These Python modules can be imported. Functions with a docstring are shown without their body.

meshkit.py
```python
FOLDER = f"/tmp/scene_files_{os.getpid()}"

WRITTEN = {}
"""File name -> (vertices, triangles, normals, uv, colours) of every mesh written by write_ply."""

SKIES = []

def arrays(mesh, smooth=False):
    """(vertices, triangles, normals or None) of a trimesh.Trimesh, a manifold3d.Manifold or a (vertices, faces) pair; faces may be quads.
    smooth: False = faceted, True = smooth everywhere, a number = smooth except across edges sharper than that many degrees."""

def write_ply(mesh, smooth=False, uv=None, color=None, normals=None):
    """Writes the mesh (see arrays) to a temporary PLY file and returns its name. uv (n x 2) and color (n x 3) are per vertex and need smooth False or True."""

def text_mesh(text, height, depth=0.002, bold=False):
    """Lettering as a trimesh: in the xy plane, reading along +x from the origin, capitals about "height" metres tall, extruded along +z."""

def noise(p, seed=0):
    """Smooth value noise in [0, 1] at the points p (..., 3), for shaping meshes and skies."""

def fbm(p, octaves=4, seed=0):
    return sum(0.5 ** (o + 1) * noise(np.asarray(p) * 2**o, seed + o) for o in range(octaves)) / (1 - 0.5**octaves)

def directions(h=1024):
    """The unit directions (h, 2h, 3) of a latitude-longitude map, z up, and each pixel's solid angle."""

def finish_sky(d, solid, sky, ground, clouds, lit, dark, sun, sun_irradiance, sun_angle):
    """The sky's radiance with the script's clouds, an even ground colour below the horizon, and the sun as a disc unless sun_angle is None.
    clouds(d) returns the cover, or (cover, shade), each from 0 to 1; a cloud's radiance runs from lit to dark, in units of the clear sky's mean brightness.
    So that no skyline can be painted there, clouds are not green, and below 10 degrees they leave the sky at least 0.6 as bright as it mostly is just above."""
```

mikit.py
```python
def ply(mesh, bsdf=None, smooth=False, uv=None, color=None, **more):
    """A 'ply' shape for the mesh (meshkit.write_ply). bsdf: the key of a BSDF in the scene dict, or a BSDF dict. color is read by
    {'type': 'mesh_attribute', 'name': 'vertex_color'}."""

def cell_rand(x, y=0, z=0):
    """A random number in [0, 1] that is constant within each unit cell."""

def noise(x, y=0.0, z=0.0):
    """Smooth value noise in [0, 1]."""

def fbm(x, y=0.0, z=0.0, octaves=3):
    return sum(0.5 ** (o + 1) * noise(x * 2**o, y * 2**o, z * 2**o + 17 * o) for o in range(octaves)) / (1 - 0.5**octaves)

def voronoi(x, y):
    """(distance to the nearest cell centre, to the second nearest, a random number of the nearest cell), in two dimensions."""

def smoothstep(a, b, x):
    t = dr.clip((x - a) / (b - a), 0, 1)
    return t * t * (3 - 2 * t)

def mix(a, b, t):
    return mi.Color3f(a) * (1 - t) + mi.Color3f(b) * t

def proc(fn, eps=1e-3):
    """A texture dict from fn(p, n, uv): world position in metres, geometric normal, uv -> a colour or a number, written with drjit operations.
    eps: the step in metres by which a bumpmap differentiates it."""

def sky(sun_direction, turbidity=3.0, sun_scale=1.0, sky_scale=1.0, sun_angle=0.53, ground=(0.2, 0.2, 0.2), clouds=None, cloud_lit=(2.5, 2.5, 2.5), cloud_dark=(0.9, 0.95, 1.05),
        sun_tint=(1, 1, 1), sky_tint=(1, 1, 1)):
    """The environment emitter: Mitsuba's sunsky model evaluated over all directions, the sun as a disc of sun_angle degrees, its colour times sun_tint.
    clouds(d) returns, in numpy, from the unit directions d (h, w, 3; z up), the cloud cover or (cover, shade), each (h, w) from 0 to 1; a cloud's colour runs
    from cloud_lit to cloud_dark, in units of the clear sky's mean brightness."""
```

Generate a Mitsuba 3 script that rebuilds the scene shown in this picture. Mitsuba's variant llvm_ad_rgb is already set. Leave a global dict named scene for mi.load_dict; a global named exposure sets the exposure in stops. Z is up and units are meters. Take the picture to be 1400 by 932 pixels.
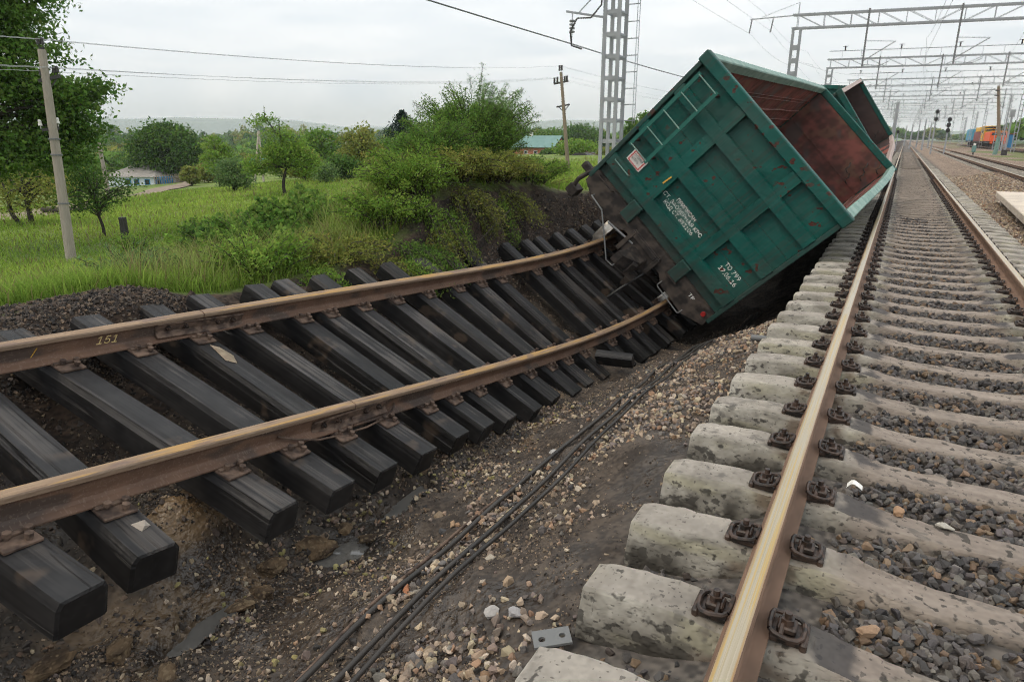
import math, numpy as np, trimesh, mitsuba as mi, drjit as dr, mikit, meshkit
from mikit import noise, fbm, voronoi, cell_rand, smoothstep, mix

scene, labels = {}, {}
T4 = mi.ScalarTransform4f
PI = math.pi

# ---------------------------------------------------------------- camera, sky, exposure
EYE = np.array([0.0, 0.0, 1.494])          # z = 0 is the rail top of the concrete track, y runs along it
PITCH, YAW = math.atan2(466 - 191, 905), math.atan2(1237.5 - 700, math.hypot(905, 275))
_fh = np.array([-math.sin(YAW), math.cos(YAW), 0])
FWD = _fh * math.cos(PITCH) - np.array([0, 0, math.sin(PITCH)])
RGT = np.array([math.cos(YAW), math.sin(YAW), 0])
UPV = np.cross(RGT, FWD)
scene['camera'] = {'type': 'perspective', 'fov': math.degrees(2 * math.atan(700 / 905)), 'fov_axis': 'x', 'near_clip': 0.05, 'far_clip': 30000.0,
                   'to_world': T4().look_at(origin=EYE.tolist(), target=(EYE + FWD).tolist(), up=[0, 0, 1])}


def cloud_cover(d):
    q = d / np.maximum(d[..., 2:3], 0.08)
    n = meshkit.fbm(q * 1.3 + 4, 4, 3)
    lowering = np.clip(1 - d[..., 2] / 0.35, 0, 1)
    shade = np.clip(0.25 + 1.0 * (n - 0.5) + 0.25 * lowering, 0, 1)
    return np.ones(d.shape[:2]), shade


scene['sky'] = mikit.sky([-0.35, -0.5, 0.9], turbidity=3, sun_scale=0.16, sun_angle=30, clouds=cloud_cover, cloud_lit=(2.6, 2.63, 2.66), cloud_dark=(1.55, 1.78, 2.0), ground=(0.12, 0.13, 0.1))
exposure = 2.45


# ---------------------------------------------------------------- helpers
def ray(px, py):
    return FWD + RGT * (px - 700) / 905 + UPV * (466 - py) / 905


def bearing(px, dist, py=191):
    """The ground position seen in the direction px at a horizontal distance."""
    d = ray(px, py)
    k = dist / math.hypot(d[0], d[1])
    return d[0] * k, d[1] * k


def height_at(px, py, dist):
    d = ray(px, py)
    return EYE[2] + d[2] * dist / math.hypot(d[0], d[1])


_used = {}


def uniq(key):
    n = _used.get(key, 0)
    _used[key] = n + 1
    return key if n == 0 else f'{key}_{n:03d}'


def add(key, mesh, bsdf, smooth=False, uv=None, color=None, label=None, category=None, group=None, kind=None):
    """One mesh of the scene under its own key (numbered when the key is taken)."""
    k = uniq(key)
    scene[k] = mikit.ply(mesh, bsdf, smooth=smooth, uv=uv, color=color)
    tag(k, label, category, group, kind)
    return k


def thing(name, label, category, group=None):
    """A thing whose parts follow under its key and two underscores."""
    k = uniq(name)
    tag(k, label, category, group)
    return k


def tag(k, label=None, category=None, group=None, kind=None):
    e = {a: b for a, b in (('label', label), ('category', category), ('group', group), ('kind', kind)) if b}
    if e:
        labels[k] = {**labels.get(k, {}), **e}


def join(ms):
    vs, fs, o = [], [], 0
    for v, f in ms:
        vs.append(v)
        fs.append(np.asarray(f) + o)
        o += len(v)
    return np.vstack(vs), np.vstack(fs)


_BF = np.array([[0, 2, 1], [1, 2, 3], [4, 5, 6], [5, 7, 6], [0, 1, 4], [1, 5, 4], [2, 6, 3], [3, 6, 7], [0, 4, 2], [2, 4, 6], [1, 3, 5], [3, 7, 5]])


def fixn(v, f):
    m = trimesh.Trimesh(v, f, process=False)
    if m.volume < 0:
        f = f[:, ::-1]
    return v, f


def box(x0, x1, y0, y1, z0, z1, b=0.0):
    if b <= 0:
        v = np.array([[x, y, z] for z in (z0, z1) for y in (y0, y1) for x in (x0, x1)], float)
        return fixn(v, _BF)
    p = []
    for sx, X in ((1, x0), (-1, x1)):
        for sy, Y in ((1, y0), (-1, y1)):
            for sz, Z in ((1, z0), (-1, z1)):
                p += [[X, Y + sy * b, Z + sz * b], [X + sx * b, Y, Z + sz * b], [X + sx * b, Y + sy * b, Z]]
    h = trimesh.convex.convex_hull(np.array(p))
    return np.array(h.vertices), np.array(h.faces)


def hull(p):
    h = trimesh.convex.convex_hull(np.asarray(p, float))
    return np.array(h.vertices), np.array(h.faces)


def tube(pts, r, n=8, cap=True):
    p = np.asarray(pts, float)
    rr = np.broadcast_to(np.asarray(r, float), (len(p),))
    t = np.gradient(p, axis=0)
    t /= np.linalg.norm(t, axis=1, keepdims=True) + 1e-12
    a = np.cross(t[0], [0, 0, 1.0] if abs(t[0][2]) < 0.9 else [1.0, 0, 0])
    A = []
    for k in range(len(p)):
        a = a - t[k] * (a @ t[k])
        a /= np.linalg.norm(a) + 1e-12
        A.append(a)
    A = np.array(A)
    B = np.cross(t, A)
    ang = np.arange(n) * 2 * PI / n
    v = (p[:, None] + rr[:, None, None] * (np.cos(ang)[None, :, None] * A[:, None] + np.sin(ang)[None, :, None] * B[:, None])).reshape(-1, 3)
    i, j = np.meshgrid(np.arange(len(p) - 1), np.arange(n), indexing='ij')
    q = np.stack([i * n + j, i * n + (j + 1) % n, (i + 1) * n + (j + 1) % n, (i + 1) * n + j], -1).reshape(-1, 4)
    f = np.vstack([q[:, [0, 1, 2]], q[:, [0, 2, 3]]])
    if cap:
        m = len(p) * n
        v = np.vstack([v, p[0], p[-1]])
        k = np.arange(n)
        f = np.vstack([f, np.stack([(k + 1) % n, k, k * 0 + m], 1), np.stack([k + m - n, (k + 1) % n + m - n, k * 0 + m + 1], 1)])
    return v, f


def cyl(p0, p1, r, n=16, r1=None):
    return tube([p0, p1], [r, r if r1 is None else r1], n)


def prism(poly, y0, y1):
    """A polygon in (x, z) extruded along y."""
    import shapely
    m = trimesh.creation.extrude_polygon(shapely.Polygon(poly), y1 - y0, engine='earcut')
    v = np.array(m.vertices)
    return fixn(np.stack([v[:, 0], y0 + v[:, 2], v[:, 1]], 1), np.array(m.faces))


def move(m, R=None, t=(0, 0, 0)):
    v = m[0] if R is None else m[0] @ np.asarray(R).T
    return v + np.asarray(t, float), m[1]


def rot(axis, a):
    return trimesh.transformations.rotation_matrix(a, axis)[:3, :3]


def frame(d, up=(0, 0, 1)):
    d = np.asarray(d, float) / np.linalg.norm(d)
    x = np.cross(d, up)
    x /= np.linalg.norm(x) + 1e-12
    return np.stack([x, d, np.cross(x, d)], 1)   # columns: right, along, up


def bar(p0, p1, w, h=None):
    """A square bar between two points."""
    p0, p1 = np.asarray(p0, float), np.asarray(p1, float)
    L = np.linalg.norm(p1 - p0)
    up = (0, 0, 1) if abs((p1 - p0)[2]) < 0.95 * L else (0, 1, 0)
    h = w if h is None else h
    return move(box(-w / 2, w / 2, 0, L, -h / 2, h / 2), frame(p1 - p0, up), p0)
# ---------------------------------------------------------------- materials
def rgb(r, g, b):
    return {'type': 'rgb', 'value': [r, g, b]}


def pri(key, base, rough=0.6, two=True, bump=None, bscale=0.002, eps=1e-3, **kw):
    b = {'type': 'principled', 'base_color': base if isinstance(base, dict) else rgb(*base), 'roughness': rough, **kw}
    if bump is not None:
        b = {'type': 'bumpmap', 'arbitrary': mikit.proc(bump, eps), 'scale': bscale, 'bsdf': b}
    scene[key] = {'type': 'twosided', 'bsdf': b} if two else b


def ground_color(p, n, uv):
    x, y, z = p.x, p.y, p.z
    a = fbm(x * 0.9, y * 0.9, z * 0.9, 3)
    b = fbm(x * 7, y * 7, z * 7, 3)
    c = noise(x * 42, y * 42, z * 42)
    mud = mix((0.032, 0.0245, 0.019), (0.078, 0.06, 0.045), smoothstep(0.35, 0.7, b * 0.6 + c * 0.4))
    clay = mix((0.17, 0.11, 0.06), (0.22, 0.155, 0.09), c)
    mud = mix(mud, clay, smoothstep(0.66, 0.76, a + 0.25 * (b - 0.5)) * smoothstep(-2.3, -2.9, x) * 0.5)
    mud = mix(mud, mi.Color3f(0.03, 0.026, 0.022), smoothstep(0.5, 0.62, fbm(x * 1.7, y * 1.7, 11.0, 3)) * smoothstep(-2.2, -2.9, x) * 0.7)
    spur = dr.exp(-(dr.square((x + 3.62) / 0.22) + dr.square((y - 2.12) / 0.34)))
    mud = mix(mud, clay, smoothstep(0.3, 0.6, spur))
    cut = mix((0.014, 0.010, 0.008), (0.066, 0.043, 0.029), smoothstep(0.3, 0.75, fbm(x * 5, y * 5, z * 5, 3) * 0.6 + c * 0.4))
    mud = mix(mud, cut, smoothstep(-4.3, -5.0, x + 0.9 * (b - 0.5)) * 0.9)
    bal = mix((0.055, 0.05, 0.046), (0.17, 0.15, 0.13), smoothstep(0.2, 0.85, b * 0.4 + c * 0.6))
    tan = mix((0.10, 0.075, 0.058), (0.31, 0.235, 0.178), smoothstep(0.25, 0.8, b * 0.3 + noise(x * 23, y * 23, 3) * 0.35 + noise(x * 9, y * 5, 6) * 0.35))
    right = mix(bal, tan, smoothstep(2.05, 2.5, x + 0.5 * (b - 0.5)))
    weeds = mix((0.07, 0.09, 0.03), (0.16, 0.17, 0.07), b)
    right = mix(right, weeds, smoothstep(0.5, 0.6, fbm(x * 0.2, y * 0.06, 4.0, 2) * 0.7 + 0.18 * smoothstep(8.0, 16.0, x)) * smoothstep(7.0, 9.0, x))
    big = fbm(x * 0.11, y * 0.11, 0.0, 3)
    mead = mix((0.085, 0.135, 0.026), (0.165, 0.22, 0.05), smoothstep(0.3, 0.7, big * 0.6 + b * 0.4))
    mead = mix(mead, mi.Color3f(0.16, 0.15, 0.075), smoothstep(0.56, 0.72, fbm(x * 0.35, y * 0.35, 7.0, 2)) * 0.6)
    wm = smoothstep(-5.75, -6.15, x + 0.5 * (b - 0.5)) * smoothstep(0.45, 0.75, n.z)
    wr = smoothstep(-1.0, -0.7, x + 0.2 * (b - 0.5))
    out = mix(mix(mud, right, wr), mead, wm)
    far = smoothstep(150.0, 400.0, dr.abs(x) + y * 0.5)
    return mix(out, mix((0.03, 0.055, 0.018), (0.06, 0.095, 0.03), fbm(x * 0.01, y * 0.01, 0.0, 3)), far * smoothstep(-10.0, -60.0, x) + far * smoothstep(30.0, 60.0, x))


def ground_rough(p, n, uv):
    wet = smoothstep(0.34, 0.56, fbm(p.x * 1.3, p.y * 1.3, 9.0, 3)) * smoothstep(8.4, 7.4, p.y) * smoothstep(-5.2, -4.6, p.x) * smoothstep(-0.8, -1.1, p.x)
    return 0.90 - (0.62 + 0.06 * smoothstep(-2.2, -2.6, p.x)) * wet


def ground_bump(p, n, uv):
    return fbm(p.x * 38, p.y * 38, p.z * 38, 4)


pri('m_ground', mikit.proc(ground_color), mikit.proc(ground_rough), bump=ground_bump, bscale=0.024, eps=3e-3, specular=0.5)


def concrete_color(p, n, uv):
    a = fbm(p.x * 6, p.y * 6, p.z * 6, 4)
    b = noise(p.x * 55, p.y * 55, p.z * 55)
    c = mix((0.215, 0.20, 0.17), (0.41, 0.39, 0.34), smoothstep(0.25, 0.75, a))
    c = mix(c, (0.34, 0.32, 0.22), smoothstep(0.5, 0.7, fbm(p.x * 3, p.y * 3, p.z * 9 + 5, 2)) * 0.6)
    top = smoothstep(0.75, 0.95, dr.abs(n.z))
    c = mix(c, mix((0.18, 0.162, 0.142), (0.39, 0.352, 0.305), a), top * 0.8)
    inner = smoothstep(0.62, 0.45, dr.abs(p.x - 0.556))
    c = mix(c, mix((0.15, 0.12, 0.10), (0.30, 0.25, 0.21), fbm(p.x * 2.5, p.y * 20, 0.0, 3)), inner * 0.85)
    st = smoothstep(0.50, 0.76, fbm(p.x * 19, p.y * 22, p.z * 22 + 3, 4) + 0.25 * (fbm(p.x * 4, p.y * 4, p.z * 4, 2) - 0.5))
    c = mix(c, (0.085, 0.08, 0.072), st * (0.12 + 0.5 * smoothstep(0.45, 0.65, fbm(p.x * 2.5, p.y * 2.5, 5.0, 2))))
    c = mix(c, (0.045, 0.042, 0.038), smoothstep(0.80, 0.86, noise(p.x * 85, p.y * 85, p.z * 85)) * 0.6)
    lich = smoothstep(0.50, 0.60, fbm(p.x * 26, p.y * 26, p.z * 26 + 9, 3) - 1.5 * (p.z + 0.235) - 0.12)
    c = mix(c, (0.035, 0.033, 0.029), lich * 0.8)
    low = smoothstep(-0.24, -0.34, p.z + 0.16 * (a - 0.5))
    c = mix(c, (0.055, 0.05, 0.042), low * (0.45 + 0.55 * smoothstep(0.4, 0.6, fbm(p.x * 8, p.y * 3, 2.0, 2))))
    oil = smoothstep(0.20, 0.27, dr.abs(dr.abs(p.x - 0.556) - 0.52) * -1 + 0.30 + 0.35 * (a - 0.5) + 0.08 * (cell_rand(dr.floor((p.y - 1.89) / 0.543), 3, 0) - 0.5)) * top
    c = mix(c, (0.045, 0.043, 0.045), oil * 0.85)
    seat = smoothstep(0.20, 0.12, dr.abs(dr.abs(p.x - 0.556) - 0.796)) * (1 - top)
    c = mix(c, (0.11, 0.075, 0.05), seat * smoothstep(0.42, 0.6, a) * 0.8)
    return c * (0.86 + 0.28 * b)


def concrete_bump(p, n, uv):
    return fbm(p.x * 40, p.y * 40, p.z * 40, 3) + 0.7 * smoothstep(0.62, 0.7, noise(p.x * 60, p.y * 60, p.z * 60))


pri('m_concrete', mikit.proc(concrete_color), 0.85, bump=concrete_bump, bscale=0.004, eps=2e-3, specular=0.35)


def rail_color(p, n, uv):
    u, v = uv.x, uv.y
    streak = noise(u * 260, v * 1.3, 1.0)
    fine = noise(u * 900, v * 3, 2.0)
    worn = mix((0.38, 0.325, 0.22), (0.48, 0.42, 0.32), fine)
    worn = mix(worn, (0.52, 0.35, 0.10), smoothstep(0.5, 0.75, streak) * 0.75)
    worn = mix(worn, (0.30, 0.17, 0.08), smoothstep(0.020, 0.030, dr.abs(u)) * (0.35 + 0.55 * noise(v * 6, u * 60, 0.0)))
    rust = mix((0.11, 0.068, 0.046), (0.22, 0.135, 0.09), fbm(v * 7, u * 60, 3.0, 3))
    return mix(worn, rust, smoothstep(0.4, 0.6, u))


def rail_rough(p, n, uv):
    return mix(mi.Color3f(0.28), mi.Color3f(0.8), smoothstep(0.4, 0.6, uv.x)).x


def rail_metal(p, n, uv):
    return 0.55 * (1 - smoothstep(0.4, 0.6, uv.x))


pri('m_rail', mikit.proc(rail_color), mikit.proc(rail_rough), metallic=mikit.proc(rail_metal), specular=0.5)


def oldrail_color(p, n, uv):
    u, v = uv.x, uv.y
    f = fbm(v * 5, u * 90, 1.0, 3)
    top = mix((0.19, 0.122, 0.08), (0.36, 0.255, 0.16), f)
    top = mix(top, (0.42, 0.25, 0.08), smoothstep(0.58, 0.74, fbm(v * 2.3, u * 40, 6.0, 2)) * 0.8)
    top = mix(top, (0.17, 0.12, 0.10), smoothstep(0.62, 0.75, fbm(v * 4, u * 30, 9.0, 2)) * 0.7)
    rust = mix((0.085, 0.05, 0.036), (0.20, 0.118, 0.078), fbm(v * 6, u * 14, p.z * 3, 3))
    rust = mix(rust, (0.055, 0.045, 0.04), smoothstep(0.52, 0.68, fbm(v * 3, u * 9, 4.0, 3)) * 0.75)
    rust = mix(rust, (0.26, 0.20, 0.15), smoothstep(0.74, 0.80, noise(v * 130, u * 160, 2.0)) * 0.25)
    side = smoothstep(0.4, 0.6, u)
    head = side * smoothstep(1.05, 1.045, u)
    return mix(mix(top, rust, side), mix((0.20, 0.14, 0.10), (0.34, 0.25, 0.17), f), head * 0.8)


def oldrail_bump(p, n, uv):
    return fbm(uv.y * 70, uv.x * 70, 0.0, 3)


pri('m_oldrail', mikit.proc(oldrail_color), 0.62, specular=0.4, bump=oldrail_bump, bscale=0.0035)


def wood_color(p, n, uv):
    u, v = uv.x, uv.y          # v along the timber, u round it (one tone cell per whole number of u)
    k = cell_rand(dr.floor(u / 4), 0, 0)
    g = 0.4 * fbm(u * 9, v * 1.4, k * 30, 3) + 0.6 * fbm(p.x * 7, p.y * 7, p.z * 7, 4)
    g2 = noise(u * 60, v * 3, k * 9)
    c = mix((0.0065, 0.0065, 0.0070), (0.0195, 0.0185, 0.0185), smoothstep(0.25, 0.8, g * 0.85 + g2 * 0.15)) * (0.7 + 0.7 * k)
    side = dr.floor(u) - 4 * dr.floor(u / 4)
    top = dr.select(side < 0.5, 1.0, 0.0)
    worn = smoothstep(0.48, 0.66, 0.5 * fbm(u * 7, v * 0.9, k * 17 + 3, 3) + 0.5 * fbm(p.x * 3, p.y * 3, k * 5, 3)) * top
    c = mix(c, mix((0.045, 0.041, 0.039), (0.115, 0.102, 0.092), g2), worn * (0.35 + 0.6 * k))
    c = mix(c, (0.085, 0.06, 0.042), smoothstep(0.60, 0.74, fbm(p.x * 4, p.y * 4, p.z * 4 + 7, 4)) * 0.6)
    return c


def wood_bump(p, n, uv):
    side = dr.floor(uv.x) - 4 * dr.floor(uv.x / 4)
    return (0.5 * fbm(uv.x * 24, uv.y * 2.0, 0.0, 3) + 0.8 * fbm(p.x * 28, p.y * 28, p.z * 28, 3) - 1.3 * smoothstep(0.70, 0.74, noise(uv.x * 9, uv.y * 0.7, dr.floor(uv.x / 4) * 3.7))) * dr.select(side < 1.5, 1.0, 0.5)


pri('m_sleeperwood', mikit.proc(wood_color), 0.5, bump=wood_bump, bscale=0.006, eps=2e-3, specular=0.36)


def rust_color(p, n, uv):
    a = fbm(p.x * 22, p.y * 22, p.z * 22, 3)
    return mix((0.045, 0.031, 0.025), (0.165, 0.112, 0.082), smoothstep(0.25, 0.75, a))


pri('m_rust', mikit.proc(rust_color), 0.75, specular=0.35)
pri('m_clip', mikit.proc(lambda p, n, uv: mix((0.018, 0.014, 0.012), (0.075, 0.048, 0.036), smoothstep(0.3, 0.75, fbm(p.x * 40, p.y * 40, p.z * 40, 2)))), 0.5, specular=0.5)


def green_color(p, n, uv):
    a = fbm(p.x * 2.2, p.y * 2.2, p.z * 2.2, 3)
    b = fbm(p.x * 9, p.y * 9, p.z * 9, 3)
    c = mix((0.002, 0.054, 0.044), (0.004, 0.098, 0.079), smoothstep(0.2, 0.8, a * 0.6 + b * 0.4))
    c = mix(c, (0.035, 0.07, 0.058), smoothstep(0.5, 0.7, fbm(p.x * 1.3, p.y * 1.3, p.z * 1.3 + 8, 3)) * 0.55)
    spots = smoothstep(0.69, 0.715, b) * smoothstep(0.42, 0.56, a)
    c = mix(c, mix((0.03, 0.014, 0.011), (0.10, 0.035, 0.022), noise(p.x * 50, p.y * 50, p.z * 50)), spots)
    run = smoothstep(0.56, 0.74, 0.6 * noise(uv.y * 34, uv.x * 0.9, 4.0) + 0.4 * fbm(uv.y * 9, uv.x * 1.3, 2.0, 2))
    c = mix(c, (0.045, 0.033, 0.026), run * 0.28)
    c = mix(c, (0.055, 0.10, 0.085), smoothstep(0.6, 0.8, noise(uv.y * 60, uv.x * 1.5, 9.0)) * 0.15)
    # uv.x: metres above the foot of the wagon end, where road dirt gathers
    dirt = smoothstep(0.55, 0.1, uv.x + 0.35 * (b - 0.5))
    return mix(c, (0.04, 0.036, 0.033), dirt * 0.55)


pri('m_green', mikit.proc(green_color), mikit.proc(lambda p, n, uv: 0.42 + 0.25 * fbm(p.x * 5, p.y * 5, p.z * 5, 2)), specular=0.33, bump=lambda p, n, uv: fbm(p.x * 2.6, p.y * 2.6, p.z * 2.6, 3) + 0.12 * noise(p.x * 30, p.y * 30, p.z * 30), bscale=0.02, eps=6e-3)
pri('m_palegreen', mikit.proc(lambda p, n, uv: mix((0.07, 0.17, 0.14), (0.26, 0.38, 0.33), fbm(p.x * 6, p.y * 6, p.z * 6, 3))), 0.5, specular=0.4)
pri('m_pinkrim', mikit.proc(lambda p, n, uv: mix((0.30, 0.24, 0.21), (0.46, 0.36, 0.33), fbm(p.x * 6, p.y * 6, p.z * 6, 3))), 0.6)


def redin_color(p, n, uv):
    a = fbm(p.x * 1.6, p.y * 1.6, p.z * 1.6, 3)
    b = fbm(p.x * 7, p.y * 7, p.z * 7, 3)
    c = mix((0.075, 0.033, 0.026), (0.20, 0.066, 0.054), smoothstep(0.3, 0.7, a * 0.6 + b * 0.4))
    c = mix(c, (0.15, 0.085, 0.055), smoothstep(0.55, 0.7, fbm(p.x * 3, p.y * 3, p.z * 3 + 6, 3)) * 0.6)
    return mix(c, (0.075, 0.07, 0.068), smoothstep(0.55, 0.68, fbm(p.x * 2.4, p.y * 2.4, p.z * 1.2 + 20, 3)) * 0.7)


pri('m_redin', mikit.proc(redin_color), 0.62, specular=0.4)
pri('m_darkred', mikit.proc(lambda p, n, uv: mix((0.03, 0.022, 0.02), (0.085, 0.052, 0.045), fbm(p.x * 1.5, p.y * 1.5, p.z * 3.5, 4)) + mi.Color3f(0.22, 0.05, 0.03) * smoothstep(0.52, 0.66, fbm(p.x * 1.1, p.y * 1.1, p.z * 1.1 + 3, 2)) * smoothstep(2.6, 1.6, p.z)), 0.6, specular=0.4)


def under_color(p, n, uv):
    a = fbm(p.x * 8, p.y * 8, p.z * 8, 3)
    return mix((0.020, 0.017, 0.016), (0.075, 0.060, 0.050), smoothstep(0.3, 0.8, a))


pri('m_under', mikit.proc(under_color), 0.7, specular=0.35)
pri('m_greyplate', (0.16, 0.165, 0.165), 0.6)
pri('m_tread', mikit.proc(lambda p, n, uv: mix((0.5, 0.46, 0.40), (0.72, 0.69, 0.64), noise(p.x * 20, p.y * 20, p.z * 20))), 0.3, metallic=0.6)
pri('m_white', (0.82, 0.82, 0.78), 0.6)
pri('m_ladder', (0.010, 0.11, 0.085), 0.4, specular=0.5)
pri('m_signwhite', mikit.proc(lambda p, n, uv: mix((0.55, 0.54, 0.50), (0.74, 0.72, 0.68), fbm(p.x * 20, p.y * 20, p.z * 20, 2))), 0.6)
pri('m_signred', (0.50, 0.045, 0.04), 0.5)
pri('m_black', (0.02, 0.02, 0.02), 0.5)
pri('m_yellow', (0.60, 0.34, 0.05), 0.6)
pri('m_paleyellow', (0.62, 0.48, 0.22), 0.7)


def clod_color(p, n, uv):
    a = fbm(p.x * 9, p.y * 9, p.z * 9, 3)
    b = noise(p.x * 60, p.y * 60, p.z * 60)
    return mix(mix((0.05, 0.036, 0.025), (0.145, 0.10, 0.06), smoothstep(0.3, 0.7, a)), (0.22, 0.165, 0.10), smoothstep(0.6, 0.8, b) * 0.6)


pri('m_clod', mikit.proc(clod_color), 0.9, bump=lambda p, n, uv: fbm(p.x * 32, p.y * 32, p.z * 32, 4), bscale=0.04, eps=3e-3, specular=0.25)
pri('m_redlamp', (0.30, 0.02, 0.02), 0.4)
pri('m_galv', mikit.proc(lambda p, n, uv: mix((0.24, 0.255, 0.27), (0.40, 0.415, 0.43), fbm(p.x * 5, p.y * 5, p.z * 2, 3))), 0.55, metallic=0.15)
pri('m_post', mikit.proc(lambda p, n, uv: mix((0.23, 0.20, 0.17), (0.40, 0.355, 0.30), fbm(p.x * 9, p.y * 9, p.z * 1.5, 3))), 0.85)
pri('m_woodpole', mikit.proc(lambda p, n, uv: mix((0.15, 0.115, 0.08), (0.32, 0.26, 0.19), fbm(p.x * 25, p.y * 25, p.z * 1.5, 3))), 0.85)
pri('m_darkmetal', (0.035, 0.032, 0.03), 0.5)
pri('m_wire', (0.16, 0.165, 0.175), 0.5)
pri('m_thinwire', (0.42, 0.43, 0.45), 0.5)
pri('m_cable', mikit.proc(lambda p, n, uv: mix((0.018, 0.017, 0.016), (0.06, 0.052, 0.045), fbm(p.x * 8, p.y * 3, 0.0, 3))), 0.45, specular=0.4)
pri('m_stone', {'type': 'mesh_attribute', 'name': 'vertex_color'}, 0.78, specular=0.35, bump=lambda p, n, uv: fbm(p.x * 70, p.y * 70, p.z * 70, 2), bscale=0.004)
scene['m_leaf'] = {'type': 'principledthin', 'base_color': {'type': 'mesh_attribute', 'name': 'vertex_color'}, 'roughness': 0.55, 'diff_trans': 0.85, 'spec_trans': 0.0, 'eta': 1.3}
pri('m_bark', mikit.proc(lambda p, n, uv: mix((0.02, 0.017, 0.014), (0.07, 0.058, 0.047), fbm(p.x * 14, p.y * 14, p.z * 4, 3))), 0.9)
pri('m_road', mikit.proc(lambda p, n, uv: mix((0.13, 0.10, 0.075), (0.22, 0.18, 0.14), fbm(p.x * 0.7, p.y * 0.7, 0.0, 3))), 0.95)
pri('m_hill', mikit.proc(lambda p, n, uv: mix((0.03, 0.06, 0.02), (0.08, 0.12, 0.04), fbm(p.x * 0.004, p.y * 0.004, p.z * 0.02, 4))), 0.95)
scene['m_water'] = {'type': 'principled', 'base_color': rgb(0.13, 0.125, 0.115), 'roughness': 0.05, 'specular': 1.0}
pri('m_wallwhite', mikit.proc(lambda p, n, uv: mix((0.52, 0.60, 0.68), (0.76, 0.80, 0.83), fbm(p.x * 0.8, p.y * 0.8, p.z * 1.2, 3))), 0.85)
pri('m_slate', mikit.proc(lambda p, n, uv: mix((0.20, 0.185, 0.17), (0.36, 0.34, 0.315), fbm(p.x * 1.5, p.y * 1.5, p.z * 0.6, 3))), 0.85)
pri('m_blue', (0.03, 0.22, 0.46), 0.6)
pri('m_glass', (0.02, 0.025, 0.03), 0.08, specular=0.7)
pri('m_fence', mikit.proc(lambda p, n, uv: mix((0.13, 0.105, 0.075), (0.28, 0.235, 0.18), noise(p.x * 6, p.y * 6, 0.0))), 0.9)
pri('m_brick', mikit.proc(lambda p, n, uv: mix((0.30, 0.105, 0.06), (0.44, 0.19, 0.11), noise(p.x * 4, p.y * 4, p.z * 9))), 0.85)
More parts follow.
